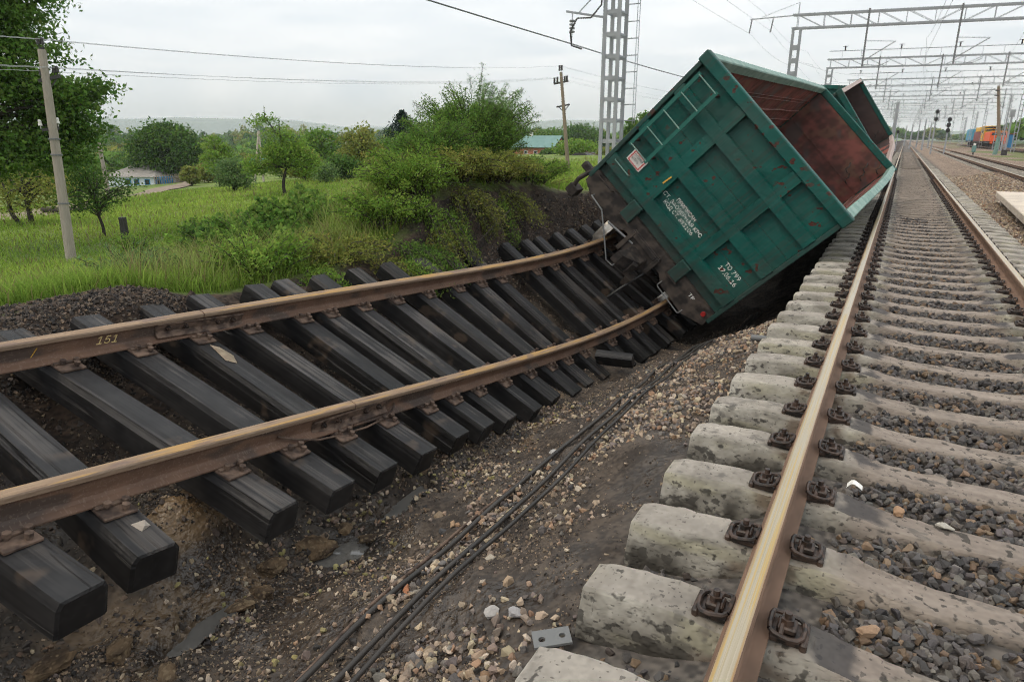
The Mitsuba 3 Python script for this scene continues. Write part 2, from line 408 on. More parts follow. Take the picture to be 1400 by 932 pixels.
pri('m_greenroof', mikit.proc(lambda p, n, uv: mix((0.10, 0.21, 0.19), (0.16, 0.28, 0.26), fbm(p.x, p.y, p.z, 2))), 0.5)
pri('m_orange', (0.68, 0.10, 0.02), 0.5)
pri('m_machyellow', (0.66, 0.36, 0.02), 0.5)
pri('m_maroon', (0.20, 0.045, 0.04), 0.55)
pri('m_lightblue', (0.06, 0.26, 0.38), 0.5)
pri('m_slab', mikit.proc(lambda p, n, uv: mix((0.32, 0.28, 0.24), (0.54, 0.48, 0.40), fbm(p.x * 3, p.y * 3, p.z * 8, 3))), 0.85)
# ---------------------------------------------------------------- the ground
KY = np.array([-8.0, 0.5, 3.2, 4.4, 6.6, 8.3, 10.5, 13.5, 19.0, 26.0])
KX = np.array([-6.3, -5.75, -5.5, -5.3, -4.8, -3.9, -3.0, -2.6, -1.95, -1.3, -0.98, -0.80])
KZ = np.array([
    [0.30, 0.27, 0.16, -0.20, -0.62, -0.92, -1.10, -1.04, -0.80, -0.56, -0.44, -0.41],
    [0.30, 0.27, 0.16, -0.22, -0.64, -0.94, -1.12, -1.05, -0.80, -0.56, -0.44, -0.41],
    [0.22, 0.20, 0.10, -0.25, -0.68, -1.02, -1.22, -1.15, -0.84, -0.57, -0.45, -0.41],
    [0.02, -0.06, -0.16, -0.36, -0.76, -1.14, -1.30, -1.21, -0.87, -0.58, -0.46, -0.41],
    [0.06, -0.06, -0.20, -0.36, -0.80, -1.24, -1.44, -1.32, -0.94, -0.62, -0.48, -0.42],
    [1.00, 0.66, 0.12, -0.28, -0.80, -1.34, -1.62, -1.48, -1.10, -0.78, -0.57, -0.43],
    [0.98, 0.62, 0.10, -0.20, -0.85, -1.50, -1.85, -1.80, -1.62, -1.25, -0.82, -0.46],
    [0.46, 0.40, 0.02, -0.25, -0.85, -1.50, -1.80, -1.80, -1.60, -1.25, -0.82, -0.46],
    [0.30, 0.20, -0.10, -0.30, -0.60, -0.90, -1.05, -1.00, -0.80, -0.60, -0.48, -0.42],
    [0.05, -0.08, -0.20, -0.28, -0.34, -0.38, -0.40, -0.40, -0.40, -0.38, -0.43, -0.40]])
PUDDLES = [(-3.05, 1.84, 0.12, 0.24, 0.3), (-2.98, 2.88, 0.13, 0.20, -0.5), (-3.02, 3.60, 0.10, 0.30, 0.15)]


def _rows(t):
    return t * t * (3 - 2 * t)


def bank(x, y):
    """The trackbed, the washed-out gully and the bank edge, for -6.3 <= x <= -0.8."""
    yc = np.clip(y, KY[0], KY[-1])
    i = np.clip(np.searchsorted(KY, yc) - 1, 0, len(KY) - 2)
    t = _rows((yc - KY[i]) / (KY[i + 1] - KY[i]))
    xc = np.clip(x, KX[0], KX[-1])
    j = np.clip(np.searchsorted(KX, xc) - 1, 0, len(KX) - 2)
    u = (xc - KX[j]) / (KX[j + 1] - KX[j])
    a = KZ[i, j] * (1 - u) + KZ[i, j + 1] * u
    b = KZ[i + 1, j] * (1 - u) + KZ[i + 1, j + 1] * u
    return a * (1 - t) + b * t


def base_h(x, y):
    x, y = np.broadcast_arrays(np.asarray(x, float), np.asarray(y, float))
    wob = 0.16 * (meshkit.fbm(np.stack([x * 0 + 3, y * 1.7, y * 0], -1), 3, 5) - 0.5) * np.exp(-((x + 5.6) / 0.9) ** 2) * 2
    z = bank(x + wob, y)
    d = np.maximum(-6.3 - x, 0)
    az = np.degrees(np.arctan2(np.maximum(-x, 1e-3), np.where(np.abs(y) < 1e-3, 1e-3, y)))
    g = np.interp(az, [0, 18, 28, 45, 62, 180], [0.22, 0.25, 0.40, 0.78, 1.0, 1.0])
    S = np.interp(d, [0, 3, 8, 15, 25, 40, 60, 100, 250, 1000, 6000], [0, 0.55, 1.5, 2.0, 2.0, 2.65, 4.0, 5.6, 9.5, 16.0, 20.0])
    edge = z * np.exp(-(d / np.interp(y, [4, 7, 9, 13], [2.5, 1.5, 2.2, 5.0])) ** 2)
    z = np.where(d > 0, edge - S * g, z)
    # right of the first track
    r = np.where(x > -0.8, np.interp(x, [-0.8, -0.55, -0.3, 1.45, 1.75, 2.0, 2.4, 3.2, 3.9, 7.0, 9.0, 13.0, 22.0, 60.0, 400.0, 6000.0],
                                     [-0.405, -0.36, -0.285, -0.275, -0.30, -0.34, -0.40, -0.42, -0.20, -0.20, -0.42, -0.36, -0.36, -0.6, -1.0, -4.0]), z)
    z = np.where(x > -0.8, r, z)
    z = z - 0.25 * np.clip((y - 60) / 300, 0, 1) * np.where(np.abs(x) > 9, 1, 0)
    return z


def ground_h(x, y):
    x, y = np.broadcast_arrays(np.asarray(x, float), np.asarray(y, float))
    z = base_h(x, y)
    gul = np.clip((x + 5.7) / 0.5, 0, 1) * np.clip((-1.0 - x) / 0.5, 0, 1)
    face = np.exp(-((x + 5.5) / 0.3) ** 2)
    p = np.stack([x, y, z], -1)
    near = np.clip(1.5 - np.hypot(x, y) / 40, 0, 1)
    z = z + near * (gul * (0.30 * (meshkit.fbm(p * 1.7, 4, 1) - 0.5) + 0.13 * (meshkit.fbm(p * 7, 3, 2) - 0.5) * np.clip(0.35 + (-2.0 - x), 0.35, 1)) + face * 0.42 * (meshkit.fbm(p * 5, 4, 3) - 0.5))
    z = z + np.where(x < -5.9, 1, 0) * (0.16 * (meshkit.fbm(p * 0.8, 3, 4) - 0.5) * np.clip((-5.9 - x), 0, 1))
    z = z + np.where(x > -1.2, 0.02, 0) * (meshkit.fbm(p * 8, 2, 6) - 0.5) * 2 * near
    z = z + 0.42 * np.exp(-(((x + 3.62) / 0.26) ** 2 + ((y - 2.12) / 0.34) ** 2))
    for px, py, rx, ry, a in PUDDLES:
        c, s = math.cos(a), math.sin(a)
        u, v = (x - px) * c + (y - py) * s, -(x - px) * s + (y - py) * c
        r = np.hypot(u / rx, v / ry) + 1.1 * (meshkit.fbm(p * 7, 3, 8) - 0.5)
        z0 = bank(np.array(px), np.array(py)) - 0.05           # the water's level
        rim = np.clip((3.0 - r) / 0.8, 0, 1)
        z = z * (1 - rim) + np.maximum(z, z0 + 0.012) * rim
        w = np.clip((1.35 - r) / 0.45, 0, 1)
        z = z * (1 - w) + (z0 - 0.03) * w
    return z


def grid_mesh(X, Y, H):
    x, y = np.meshgrid(X, Y)
    v = np.stack([x.ravel(), y.ravel(), H(x, y).ravel()], 1)
    n, m = len(X), len(Y)
    i, j = np.meshgrid(np.arange(m - 1), np.arange(n - 1), indexing='ij')
    a = (i * n + j).ravel()
    return v, np.vstack([np.stack([a, a + 1, a + n + 1], 1), np.stack([a, a + n + 1, a + n], 1)])


def steps(*segs):
    """Growing grid lines: (start, end, step) pieces joined."""
    out = [np.array([segs[0][0]])]
    for a, b, s in segs:
        out.append(np.linspace(a, b, max(2, int(round(abs(b - a) / s)) + 1))[1:])
    return np.concatenate(out)


GX = np.concatenate([-np.geomspace(6500, 130, 26)[:-1], steps((-130, -32, 3), (-32, -7, 0.3), (-7, -6, 0.08), (-6, -5.1, 0.035), (-5.1, -0.5, 0.045), (-0.5, 4.5, 0.2), (4.5, 24, 1.2)), np.geomspace(24, 6500, 22)[1:]])
GY = np.concatenate([steps((-12, 0, 0.8), (0, 11, 0.045), (11, 27, 0.14), (27, 90, 1.3)), np.geomspace(90, 6500, 36)[1:]])
_g = grid_mesh(GX, GY, ground_h)
add('ground', _g, 'm_ground', smooth=True, kind='structure', label='muddy washed-out railway embankment with grey ballast and a green meadow falling away to the left')

for k, (px, py, rx, ry, a) in enumerate(PUDDLES):
    t = np.arange(28) * 2 * PI / 28
    rr = 2.0 + 0 * t
    u, v = rx * rr * np.cos(t), ry * rr * np.sin(t)
    c, s = math.cos(a), math.sin(a)
    z0 = float(bank(np.array(px), np.array(py))) - 0.05
    V = np.vstack([[[px, py, z0]], np.stack([px + u * c - v * s, py + u * s + v * c, t * 0 + z0], 1)])
    F = np.array([[0, 1 + i, 1 + (i + 1) % 28] for i in range(28)])
    add('puddle', (V, F), 'm_water', kind='structure')


def drape(pts, w, lift, key, mat, n=60):
    """A road laid over the ground along a polyline."""
    p = np.asarray(pts, float)
    s = np.r_[0, np.cumsum(np.hypot(*np.diff(p, axis=0).T))]
    q = np.stack([np.interp(np.linspace(0, s[-1], n), s, p[:, k]) for k in (0, 1)], 1)
    t = np.gradient(q, axis=0)
    t /= np.linalg.norm(t, axis=1, keepdims=True)
    nr = np.stack([-t[:, 1], t[:, 0]], 1)
    ks = np.linspace(-1, 1, 5)
    ww = w * (1 + 0.25 * np.sin(np.arange(n) * 0.7))
    v = []
    for k in ks:
        xy = q + nr * (k * ww)[:, None]
        v.append(np.c_[xy, ground_h(xy[:, 0], xy[:, 1]) + lift * (1 - 0.5 * abs(k))])
    v = np.stack(v, 1).reshape(-1, 3)
    i, j = np.meshgrid(np.arange(n - 1), np.arange(4), indexing='ij')
    a = (i * 5 + j).ravel()
    return add(key, (v, np.vstack([np.stack([a, a + 5, a + 6], 1), np.stack([a, a + 6, a + 1], 1)])), mat, smooth=True, kind='structure', label='pale dirt road crossing the meadow towards the white house')


drape([bearing(-60, 40), bearing(40, 47), bearing(130, 60), bearing(190, 78), bearing(240, 100), bearing(300, 135), bearing(420, 190)], 1.7, 0.16, 'dirt_road', 'm_road')

# far blue ridges
def ridge(key, dist, tops, thick, seed, label):
    pxs = np.linspace(-260, 1560, 240)
    v, f = [], []
    for k, px in enumerate(pxs):
        x, y = bearing(px, dist)
        x2, y2 = bearing(px, dist + thick)
        n = meshkit.fbm(np.array([[px * 0.02, seed, 0.3]]), 4, seed)[0]
        h = float(np.interp(px, *zip(*tops))) + 16 * (n - 0.5)
        h = max(h, -10)
        v += [[x, y, -40], [x + (x2 - x) * 0.35, y + (y2 - y) * 0.35, h * 0.62], [x2, y2, h]]
    for k in range(len(pxs) - 1):
        for r in range(2):
            a = k * 3 + r
            f += [[a, a + 1, a + 4], [a, a + 4, a + 3]]
    add(key, (np.array(v), np.array(f)), 'm_hill', smooth=True, kind='structure', label=label)


ridge('hills', 5200, [(-260, 150), (100, 150), (180, 155), (240, 170), (400, 160), (470, 105), (700, 130), (760, 165), (840, 150), (930, 140), (1100, 100), (1250, 60), (1400, 60), (1560, 60)], 900, 3, 'low hazy blue hills along the horizon')
ridge('near_hills', 3000, [(-260, 18), (150, 22), (330, 30), (420, 18), (540, 24), (700, 14), (850, 22), (1000, 16), (1560, 10)], 600, 9, 'hazy wooded rise below the far hills')
# the hanging track's line: start point, then heading, pitch and roll as cubics of (length / 5); its rail joints and sleepers (place, skew, shift)
HANG0 = ([-4.1179, 2.6844, -0.0536], [0.00116, -0.0035, -0.04431, -0.0025], [-0.1162, 0.00422, -0.03129, 0.06195], [0.29451, 0.30155, 0.04082, -0.06643])
HANG_JOINTS = (0.65, 0.83)
HANG_151 = -0.20
HANG_SLEEPERS = [(-2.1, 0.05, 0), (-1.551, 0.072, 0.02), (-1.011, -0.029, -0.07), (-0.382, 0.075, 0.0), (0.138, 0.058, 0.0), (0.64, 0.043, 0.0), (1.138, 0.061, -0.01), (1.729, 0.045, -0.04), (2.116, 0.095, -0.02), (2.587, 0.082, 0), (3.128, 0.089, 0.0),
                 (3.717, 0.099, -0.02), (4.304, 0.066, 0.0), (4.789, 0.033, -0.03), (5.302, 0.058, -0.03), (6.222, 0.015, 0), (6.741, 0.012, 0), (7.15, 0.02, 0), (7.68, 0.0, 0), (8.2, 0.03, 0), (8.62, 0.0, 0), (9.1, 0.02, 0), (9.7, 0, 0), (10.2, 0, 0), (10.7, 0, 0)]
# ---------------------------------------------------------------- rails and sleepers
_HALF = [(0.0, 0.0), (0.020, -0.0005), (0.031, -0.003)]
_SIDE = [(0.031, -0.003), (0.0365, -0.011), (0.0375, -0.034), (0.0325, -0.040), (0.0105, -0.052), (0.009, -0.075), (0.009, -0.125), (0.013, -0.145), (0.032, -0.157), (0.073, -0.168), (0.075, -0.172), (0.075, -0.180), (0.0, -0.180)]
_TOP = [(-x, z) for x, z in _HALF[::-1]] + _HALF[1:]


def rail_mesh(P, R, U, s, lat):
    """A rail along the points P with right vectors R and up vectors U; s = length along it; lat = offset to the right."""
    strips = [(_TOP, [x for x, z in _TOP]), (_SIDE, [1 - z for x, z in _SIDE]), ([(-x, z) for x, z in _SIDE][::-1], [1 - z for x, z in _SIDE][::-1])]
    V, F, UV, o = [], [], [], 0
    for prof, us in strips:
        m = len(prof)
        for i in range(len(P)):
            for (a, b), u in zip(prof, us):
                V.append(P[i] + R[i] * (lat + a) + U[i] * b)
                UV.append((u, s[i]))
        for i in range(len(P) - 1):
            for j in range(m - 1):
                a = o + i * m + j
                F += [[a, a + 1, a + m + 1], [a, a + m + 1, a + m]]
        o += len(P) * m
    n = len(_TOP)
    # end faces
    for i, flip in ((0, False), (len(P) - 1, True)):
        ring = [(-x, z) for x, z in _SIDE][::-1] + _TOP[1:-1] + _SIDE
        st = len(V)
        for a, b in ring:
            V.append(P[i] + R[i] * (lat + a) + U[i] * b)
            UV.append((1.1, s[i]))
        c = len(V)
        V.append(P[i] + R[i] * lat + U[i] * -0.09)
        UV.append((1.1, s[i]))
        for k in range(len(ring) - 1):
            F.append([c, st + k, st + k + 1] if flip else [c, st + k + 1, st + k])
    v, f = np.array(V), np.array(F)
    return (v, f[:, ::-1]), np.array(UV)


def straight_rail(parent, x, y0, y1, mat, n=2, uv0=0.0, z=0.0, label=None):
    ys = np.linspace(y0, y1, n)
    P = np.stack([ys * 0, ys, ys * 0 + z], 1)
    R = np.tile([1.0, 0, 0], (n, 1))
    U = np.tile([0, 0, 1.0], (n, 1))
    m, uv = rail_mesh(P, R, U, ys + uv0, x)
    return add(parent + '__rail', m, mat, smooth=False, uv=uv, label=label)


TC = 0.556            # centre of the concrete track
track = thing('concrete_track', 'straight railway track on pale concrete sleepers with a shiny worn rail, running to the horizon', 'railway track')
straight_rail(track, TC - 0.796, -3, 900, 'm_rail', 40)
straight_rail(track, TC + 0.796, -3, 900, 'm_rail', 40, uv0=40)

_SX = np.array([-1.42, -1.414, -1.36, -1.22, -1.08, -1.02, -0.955, -0.90, -0.80, -0.70, -0.64, -0.585, -0.53, -0.46, -0.36, -0.2, 0.0])
_SX = np.concatenate([_SX, -_SX[-2::-1]])


def sleeper_mesh(rng):
    a = np.abs(_SX)
    zt = np.interp(a, [0, 0.30, 0.44, 0.56, 0.63, 0.655, 0.945, 0.97, 1.05, 1.22, 1.40, 1.42], [-0.232, -0.230, -0.212, -0.186, -0.176, -0.193, -0.198, -0.178, -0.172, -0.180, -0.192, -0.21])
    wt = np.interp(a, [0, 0.4, 0.6, 1.0, 1.36, 1.42], [0.090, 0.095, 0.104, 0.106, 0.104, 0.092])
    wb = np.interp(a, [0, 0.5, 0.8, 1.42], [0.125, 0.135, 0.15, 0.150])
    V = []
    jit = meshkit.fbm(np.stack([_SX * 6, _SX * 0 + rng.uniform(0, 99), _SX * 0], 1), 3)
    jit2 = meshkit.fbm(np.stack([_SX * 9, _SX * 0 + rng.uniform(0, 99), _SX * 0 + 5], 1), 3)
    for i, x in enumerate(_SX):
        e = 0.010 * (jit[i] - 0.5)
        g = 0.010 * max(0, jit2[i] - 0.55)
        h = 0.010 * max(0, jit[i] - 0.58)
        t, w, b = zt[i], wt[i], wb[i]
        ring = [(-b, -0.40), (-b + 0.004, -0.33), (-w - 0.020 + e, t - 0.055), (-w - 0.003 + g, t - 0.011 - g), (-w + 0.010 + g, t - g * 0.3), (-w * 0.3, t + 0.001), (w * 0.3, t + 0.001), (w - 0.010 - h, t - h * 0.3), (w + 0.003 - h, t - 0.011 - h), (w + 0.020 - e, t - 0.055), (b - 0.004, -0.33), (b, -0.40)]
        V += [[x, p, q] for p, q in ring]
    n, m = len(_SX), 12
    F = []
    for i in range(n - 1):
        for j in range(m):
            a0, a1 = i * m + j, i * m + (j + 1) % m
            F += [[a0, a1, a1 + m], [a0, a1 + m, a0 + m]]
    for i, fl in ((0, 1), (n - 1, 0)):
        for j in range(1, m - 1):
            t = [i * m, i * m + j, i * m + j + 1]
            F.append(t[::-1] if fl == 0 else t)
    v, f = fixn(np.array(V), np.array(F))
    return v, f


def clip_mesh(side):
    """A spring clip with its bolt; side = +1 on the right of a rail: local origin at the foot of the rail's edge on the sleeper."""
    r = 0.0085
    zz = 0.024
    c = [(0.004, -0.046), (0.0, -0.02), (0.0, 0.02), (0.004, 0.046), (0.018, 0.056), (0.06, 0.060), (0.088, 0.054), (0.102, 0.036), (0.106, 0.0), (0.102, -0.036), (0.088, -0.054), (0.06, -0.060), (0.018, -0.056), (0.004, -0.046)]
    h = [0.012, 0.018, 0.018, 0.012, 0.006, 0.0, -0.002, 0.0, 0.006, 0.0, -0.002, 0.0, 0.006, 0.012]
    loop = [(side * (x + 0.002), y, zz + q) for (x, y), q in zip(c, h)]
    inner = [(side * 0.040, -0.052, zz + 0.004), (side * 0.040, -0.022, zz + 0.016), (side * 0.050, 0.0, zz + 0.018), (side * 0.040, 0.022, zz + 0.016), (side * 0.040, 0.052, zz + 0.004)]
    def bx(a, b, *r_):
        return box(min(side * a, side * b), max(side * a, side * b), *r_)
    ms = [tube(loop, r, 7, False), tube(inner, r, 6),
          bx(0.004, 0.118, -0.050, 0.050, -0.010, 0.014, 0.006), bx(0.100, 0.122, -0.058, 0.058, -0.012, 0.020, 0.005),
          bx(0.024, 0.084, -0.030, 0.030, 0.016, 0.040, 0.005),
          cyl((side * 0.054, 0, 0.038), (side * 0.054, 0, 0.060), 0.022, 6), cyl((side * 0.054, 0, 0.060), (side * 0.054, 0, 0.080), 0.012, 8)]
    return join(ms)


_rs = np.random.default_rng(11)
_variants = [sleeper_mesh(_rs) for _ in range(7)]
_clips = {s: (clip_mesh(s)[0] * np.array([1.08, 1.14, 1.08]), clip_mesh(s)[1]) for s in (1, -1)}
SLY = 0.543
SL0 = 2.165
_cp = {s: mikit.ply(_clips[s], 'm_clip', smooth=35) for s in (1, -1)}


def worn_sleeper(m, seed):
    t = trimesh.Trimesh(m[0], m[1], process=True)
    t = trimesh.Trimesh(*trimesh.remesh.subdivide_to_size(t.vertices, t.faces, 0.055), process=True)
    v, n = np.array(t.vertices), np.array(t.vertex_normals)
    q = v + seed * 3.7
    d = 0.006 * (meshkit.fbm(q * 9, 3, 2) - 0.5) + 0.008 * (meshkit.fbm(q * 30, 2, 3) - 0.5)
    edge = np.clip((np.abs(np.abs(v[:, 1]) - 0.10) < 0.03) * 1.0, 0, 1) * (v[:, 2] > -0.27)
    d -= edge * 0.016 * np.clip(meshkit.fbm(q * 12, 3, 5) - 0.56, 0, 1) * 3
    return v + n * d[:, None], np.array(t.faces)


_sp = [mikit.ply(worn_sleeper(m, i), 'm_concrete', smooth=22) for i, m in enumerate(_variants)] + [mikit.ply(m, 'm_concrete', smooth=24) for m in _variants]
far_s, far_c = [], []
for k in range(-4, 290):
    y = SL0 + k * SLY + _rs.normal(0, 0.008)
    R = rot([0, 0, 1], _rs.normal(0, 0.006))
    dz = _rs.normal(0, 0.003)
    if k < 86:
        kk = k % 7 + (0 if k < 24 else 7)
        sk = uniq(track + '__sleeper')
        M = np.eye(4)
        M[:3, :3], M[:3, 3] = R, (TC + _rs.normal(0, 0.008), y, dz)
        scene[sk] = {**_sp[kk], 'to_world': T4(M.tolist())}
    elif k < 200:
        far_s.append(box(TC - 1.35, TC + 1.35, y - 0.1, y + 0.1, -0.33, -0.2))
    else:
        continue
    for rx in (-0.796, 0.796):
        for s in (1, -1):
            px = TC + rx + s * 0.066
            if k < 60:
                ck = uniq(sk + '__rail_clip')
                scene[ck] = {**_cp[s], 'to_world': T4().translate([px, y, -0.178])}
            elif k < 130:
                far_c.append(box(px - 0.06, px + 0.06, y - 0.055, y + 0.055, -0.19, -0.13))
add(track + '__sleeper', join(far_s), 'm_concrete', kind='stuff')
add(track + '__rail_clip', join(far_c), 'm_clip', kind='stuff')

# the other running tracks on the right
def far_track(x, y0, y1, label, wood):
    t = thing('railway_track', label, 'railway track')
    for s in (-0.796, 0.796):
        straight_rail(t, x + s, y0, y1, 'm_oldrail' if wood else 'm_rail', 20, uv0=x * 7)
    ms = []
    for k in range(int((min(y1, 260) - y0) / SLY)):
        y = y0 + k * SLY
        ms.append(box(x - 1.35, x + 1.35, y - 0.11, y + 0.11, -0.32, -0.185))
    add(t + '__sleeper', join(ms), 'm_under' if wood else 'm_concrete', kind='stuff')
    ms = []
    for k in range(int((min(y1, 120) - y0) / SLY)):
        for s in (-0.796, 0.796):
            y = y0 + k * SLY
            ms.append(box(x + s - 0.17, x + s + 0.17, y - 0.055, y + 0.055, -0.185, -0.12))
    add(t + '__rail_clip', join(ms), 'm_clip', kind='stuff')


far_track(5.35, 24, 900, 'second straight track with two dark rails on the brown gravel, right of the concrete one', False)
far_track(16.5, 60, 600, 'farthest overgrown track at the right, leading to the orange machines', True)

# ---------------------------------------------------------------- the undermined track that hangs over the gully
_c0, _ps, _th, _ro = HANG0
_S = np.linspace(-4.0, 12.0, 161)
_u = np.clip(_S, -1.6, 9.6) / 5


def _poly(c):
    return c[0] + c[1] * _u + c[2] * _u ** 2 + c[3] * _u ** 3


_psi, _tau, _phi = _poly(_ps), _poly(_th), _poly(_ro)
_tau = np.where(_S > 9.6, _tau - 0.16 * (_S - 9.6), _tau)
_HT = np.stack([-np.sin(_psi) * np.cos(_tau), np.cos(_psi) * np.cos(_tau), np.sin(_tau)], 1)
_HP = np.vstack([np.zeros(3), np.cumsum(np.diff(_S)[:, None] * (_HT[1:] + _HT[:-1]) / 2, 0)])
_HP = _HP - [np.interp(0, _S, _HP[:, k]) for k in range(3)] + np.array(_c0)
_L0 = np.stack([np.cos(_psi), np.sin(_psi), 0 * _psi], 1)
_N0 = np.cross(_L0, _HT)
_HR = _L0 * np.cos(_phi)[:, None] - _N0 * np.sin(_phi)[:, None]
_HU = np.cross(_HR, _HT)


def hang(s, yaw=0.0):
    P, T, R, U = ([np.interp(s, _S, M[:, k]) for k in range(3)] for M in (_HP, _HT, _HR, _HU))
    P, T, R, U = map(np.array, (P, T, R, U))
    R2 = R + yaw * T
    R2 /= np.linalg.norm(R2)
    T2 = np.cross(U, R2)
    return P, T2 / np.linalg.norm(T2), R2, U / np.linalg.norm(U)


hung = thing('hanging_track', 'buckled rusty track with black wooden sleepers hanging over the washed-out gully', 'railway track')


def hang_rail(s0, s1, lat, label=None):
    ss = np.arange(s0, s1 + 0.05, 0.1)
    ss[-1] = s1
    P, R, U = (np.stack([np.interp(ss, _S, M[:, k]) for k in range(3)], 1) for M in (_HP, _HR, _HU))
    R /= np.linalg.norm(R, axis=1, keepdims=True)
    m, uv = rail_mesh(P, R, U, ss + 10 * lat, lat)
    add(hung + '__rail', m, 'm_oldrail', uv=uv, label=label)


JA, JB = HANG_JOINTS
hang_rail(-4, JA - 0.004, -0.796, 'rusty rail with a painted number')
hang_rail(JA + 0.004, 11.6, -0.796)
hang_rail(-4, JB - 0.004, 0.796)
hang_rail(JB + 0.004, 11.6, 0.796)


def local(s, lat, dz, m, yaw=0.0):
    """Puts a mesh made in (right, along, up) at a place on the hanging track."""
    P, T, R, U = hang(s, yaw)
    return move(m, np.stack([R, T, U], 1), P + R * lat + U * dz)


for s, lat in ((JA, -0.796), (JB, 0.796)):
    for side in (1, -1):
        plate = prism([(side * 0.012, -0.058), (side * 0.036, -0.046), (side * 0.040, -0.06), (side * 0.026, -0.075), (side * 0.024, -0.125), (side * 0.040, -0.140), (side * 0.066, -0.155), (side * 0.066, -0.162), (side * 0.030, -0.156), (side * 0.012, -0.140)], -0.40, 0.40)
        fk = add(hung + '__fishplate', local(s, lat, 0, plate), 'm_rust', label='reddish joint bar bolted to the rail web')
        for q in (-0.30, -0.15, 0.15, 0.30):
            b = join([cyl((side * 0.024, q, -0.098), (side * 0.046, q, -0.098), 0.021, 6), cyl((side * 0.046, q, -0.098), (side * 0.062, q, -0.098), 0.011, 8)])
            add(fk + '__bolt', local(s, lat, 0, b), 'm_clip')

_rw = np.random.default_rng(5)


def timber(k, L=2.75, w0=0.115, wt=0.095, h=0.165, chamfer=0.025, rng=_rw):
    """A squared, worn timber with u, v for its grain; local: x along it, y across, top at z = 0."""
    xs = np.array([-0.5, -0.497, -0.46, -0.33, -0.2, -0.05, 0.1, 0.25, 0.36, 0.46, 0.497, 0.5]) * L
    V, UV, F = [], [], []
    prof = [(-wt, 0, 0, 0.0), (wt, 0, 0, 0.98), (wt, 0, 3, 0.0), (w0, -chamfer * 1.6, 3, 0.3), (w0 + 0.004, -h, 3, 0.95), (w0 + 0.004, -h, 2, 0), (-w0 - 0.004, -h, 2, 0.9), (-w0 - 0.004, -h, 1, 0.05), (-w0, -chamfer * 1.6, 1, 0.7), (-wt, 0, 1, 0.95)]
    n1 = meshkit.fbm(np.stack([xs * 2.1, xs * 0 + k * 7.3, xs * 0], 1), 3)
    n2 = meshkit.fbm(np.stack([xs * 2.1, xs * 0 + k * 5.1, xs * 0 + 9], 1), 3)
    m = len(prof)
    for i, x in enumerate(xs):
        e = 0.86 if i in (0, len(xs) - 1) else 1.0
        for a, z, sd, fr in prof:
            aa = a * e * (1 + 0.18 * ((n1 if a > 0 else n2)[i] - 0.5))
            zz = z * (1 + 0.1 * (n2[i] - 0.5)) - (0.012 if e < 1 and z == 0 else 0) - 0.02 * max(0, n1[i] - 0.62)
            V.append((x + (0.03 * (n1[i] - 0.5) + 0.02 * (aa / w0) * (n2[i] - 0.5)) * (abs(x) > 0.45 * L), aa, zz))
            UV.append((4 * k + sd + min(max(fr, 0.02), 0.98), x))
    for i in range(len(xs) - 1):
        for j in range(m):
            j1 = (j + 1) % m
            a, b = i * m + j, i * m + j1
            F += [[a, b, b + m], [a, b + m, a + m]]
    for i, fl in ((0, True), (len(xs) - 1, False)):
        st = len(V)
        for j in range(m):
            V.append(V[i * m + j])
            UV.append((4 * k + 2.5 + V[i * m + j][1] * 0.5, V[i * m + j][2] * 3))
        for j in range(1, m - 1):
            F.append([st, st + j, st + j + 1] if fl else [st, st + j + 1, st + j])
    v, f = fixn(np.array(V), np.array(F))
    return (v, f), np.array(UV)


def tie_plate(side):
    """A ribbed plate with its clamps and screw bolts outside both edges of the rail foot; local x right, y along, z = 0 on the timber."""
    ms = [box(-0.19, 0.19, -0.085, 0.085, 0.0, 0.018, 0.004)]
    for s in (1, -1):
        ms.append(box(min(s * 0.080, s * 0.105), max(s * 0.080, s * 0.105), -0.082, 0.082, 0.018, 0.034, 0.004))
        for q in ((0.105, -0.030), (0.160, 0.034)) + (((0.112, 0.058),) if s == side else ()):
            ms += [cyl((s * q[0], q[1], 0.012), (s * q[0], q[1], 0.048), 0.013, 8), cyl((s * q[0], q[1], 0.034), (s * q[0], q[1], 0.056), 0.021, 6)]
    return join(ms)


_tp = tie_plate(1)
for k, (s, yaw, shift) in enumerate(HANG_SLEEPERS):
    L, h = 2.75 + _rw.normal(0, 0.02), 0.186 + _rw.normal(0, 0.008)
    narrow = k in (14, 15) or k > 16
    tm, uv = timber(k, L, 0.120 + _rw.normal(0, 0.006) if not narrow else 0.10, 0.105 + _rw.normal(0, 0.008) if not narrow else 0.08, h)
    sk = uniq(hung + '__sleeper')
    scene[sk] = mikit.ply(local(s, shift, -0.200, tm, yaw), 'm_sleeperwood', smooth=False, uv=uv)
    for lat in (-0.796, 0.796):
        add(sk + '__tie_plate', local(s, lat, -0.199, _tp, yaw), 'm_rust')

# rail bond cable and the painted figures
bond = []
for q, (dx, dz) in ((-0.72, (0.02, -0.11)), (-0.60, (0.06, -0.14)), (-0.40, (0.10, -0.175)), (-0.2, (0.11, -0.185)), (0.1, (0.12, -0.18)), (0.35, (0.10, -0.165)), (0.48, (0.06, -0.13)), (0.53, (0.02, -0.11))):
    P, T, R, U = hang(JB + q)
    bond.append(P + R * (0.796 + dx) + U * dz)
bond = np.array(bond)
add(hung + '__bond_cable', tube(np.stack([np.interp(np.linspace(0, 7, 36), np.arange(8), bond[:, i]) for i in range(3)], 1), 0.008, 7), 'm_rust', smooth=True, label='rusty wire looped across the rail joint')


def paint(text, s, height, dz, mat, slant=0.0):
    t = meshkit.text_mesh(text, height, 0.002, False)
    v = np.array(t.vertices)
    v = np.stack([v[:, 2] + 0.0095, v[:, 0] + slant * v[:, 1], v[:, 1] + dz], 1)
    add(hung + '__painted_number', local(s, -0.796, 0, (v, np.array(t.faces))), mat, label=f'yellow-white painted mark on the rail web')


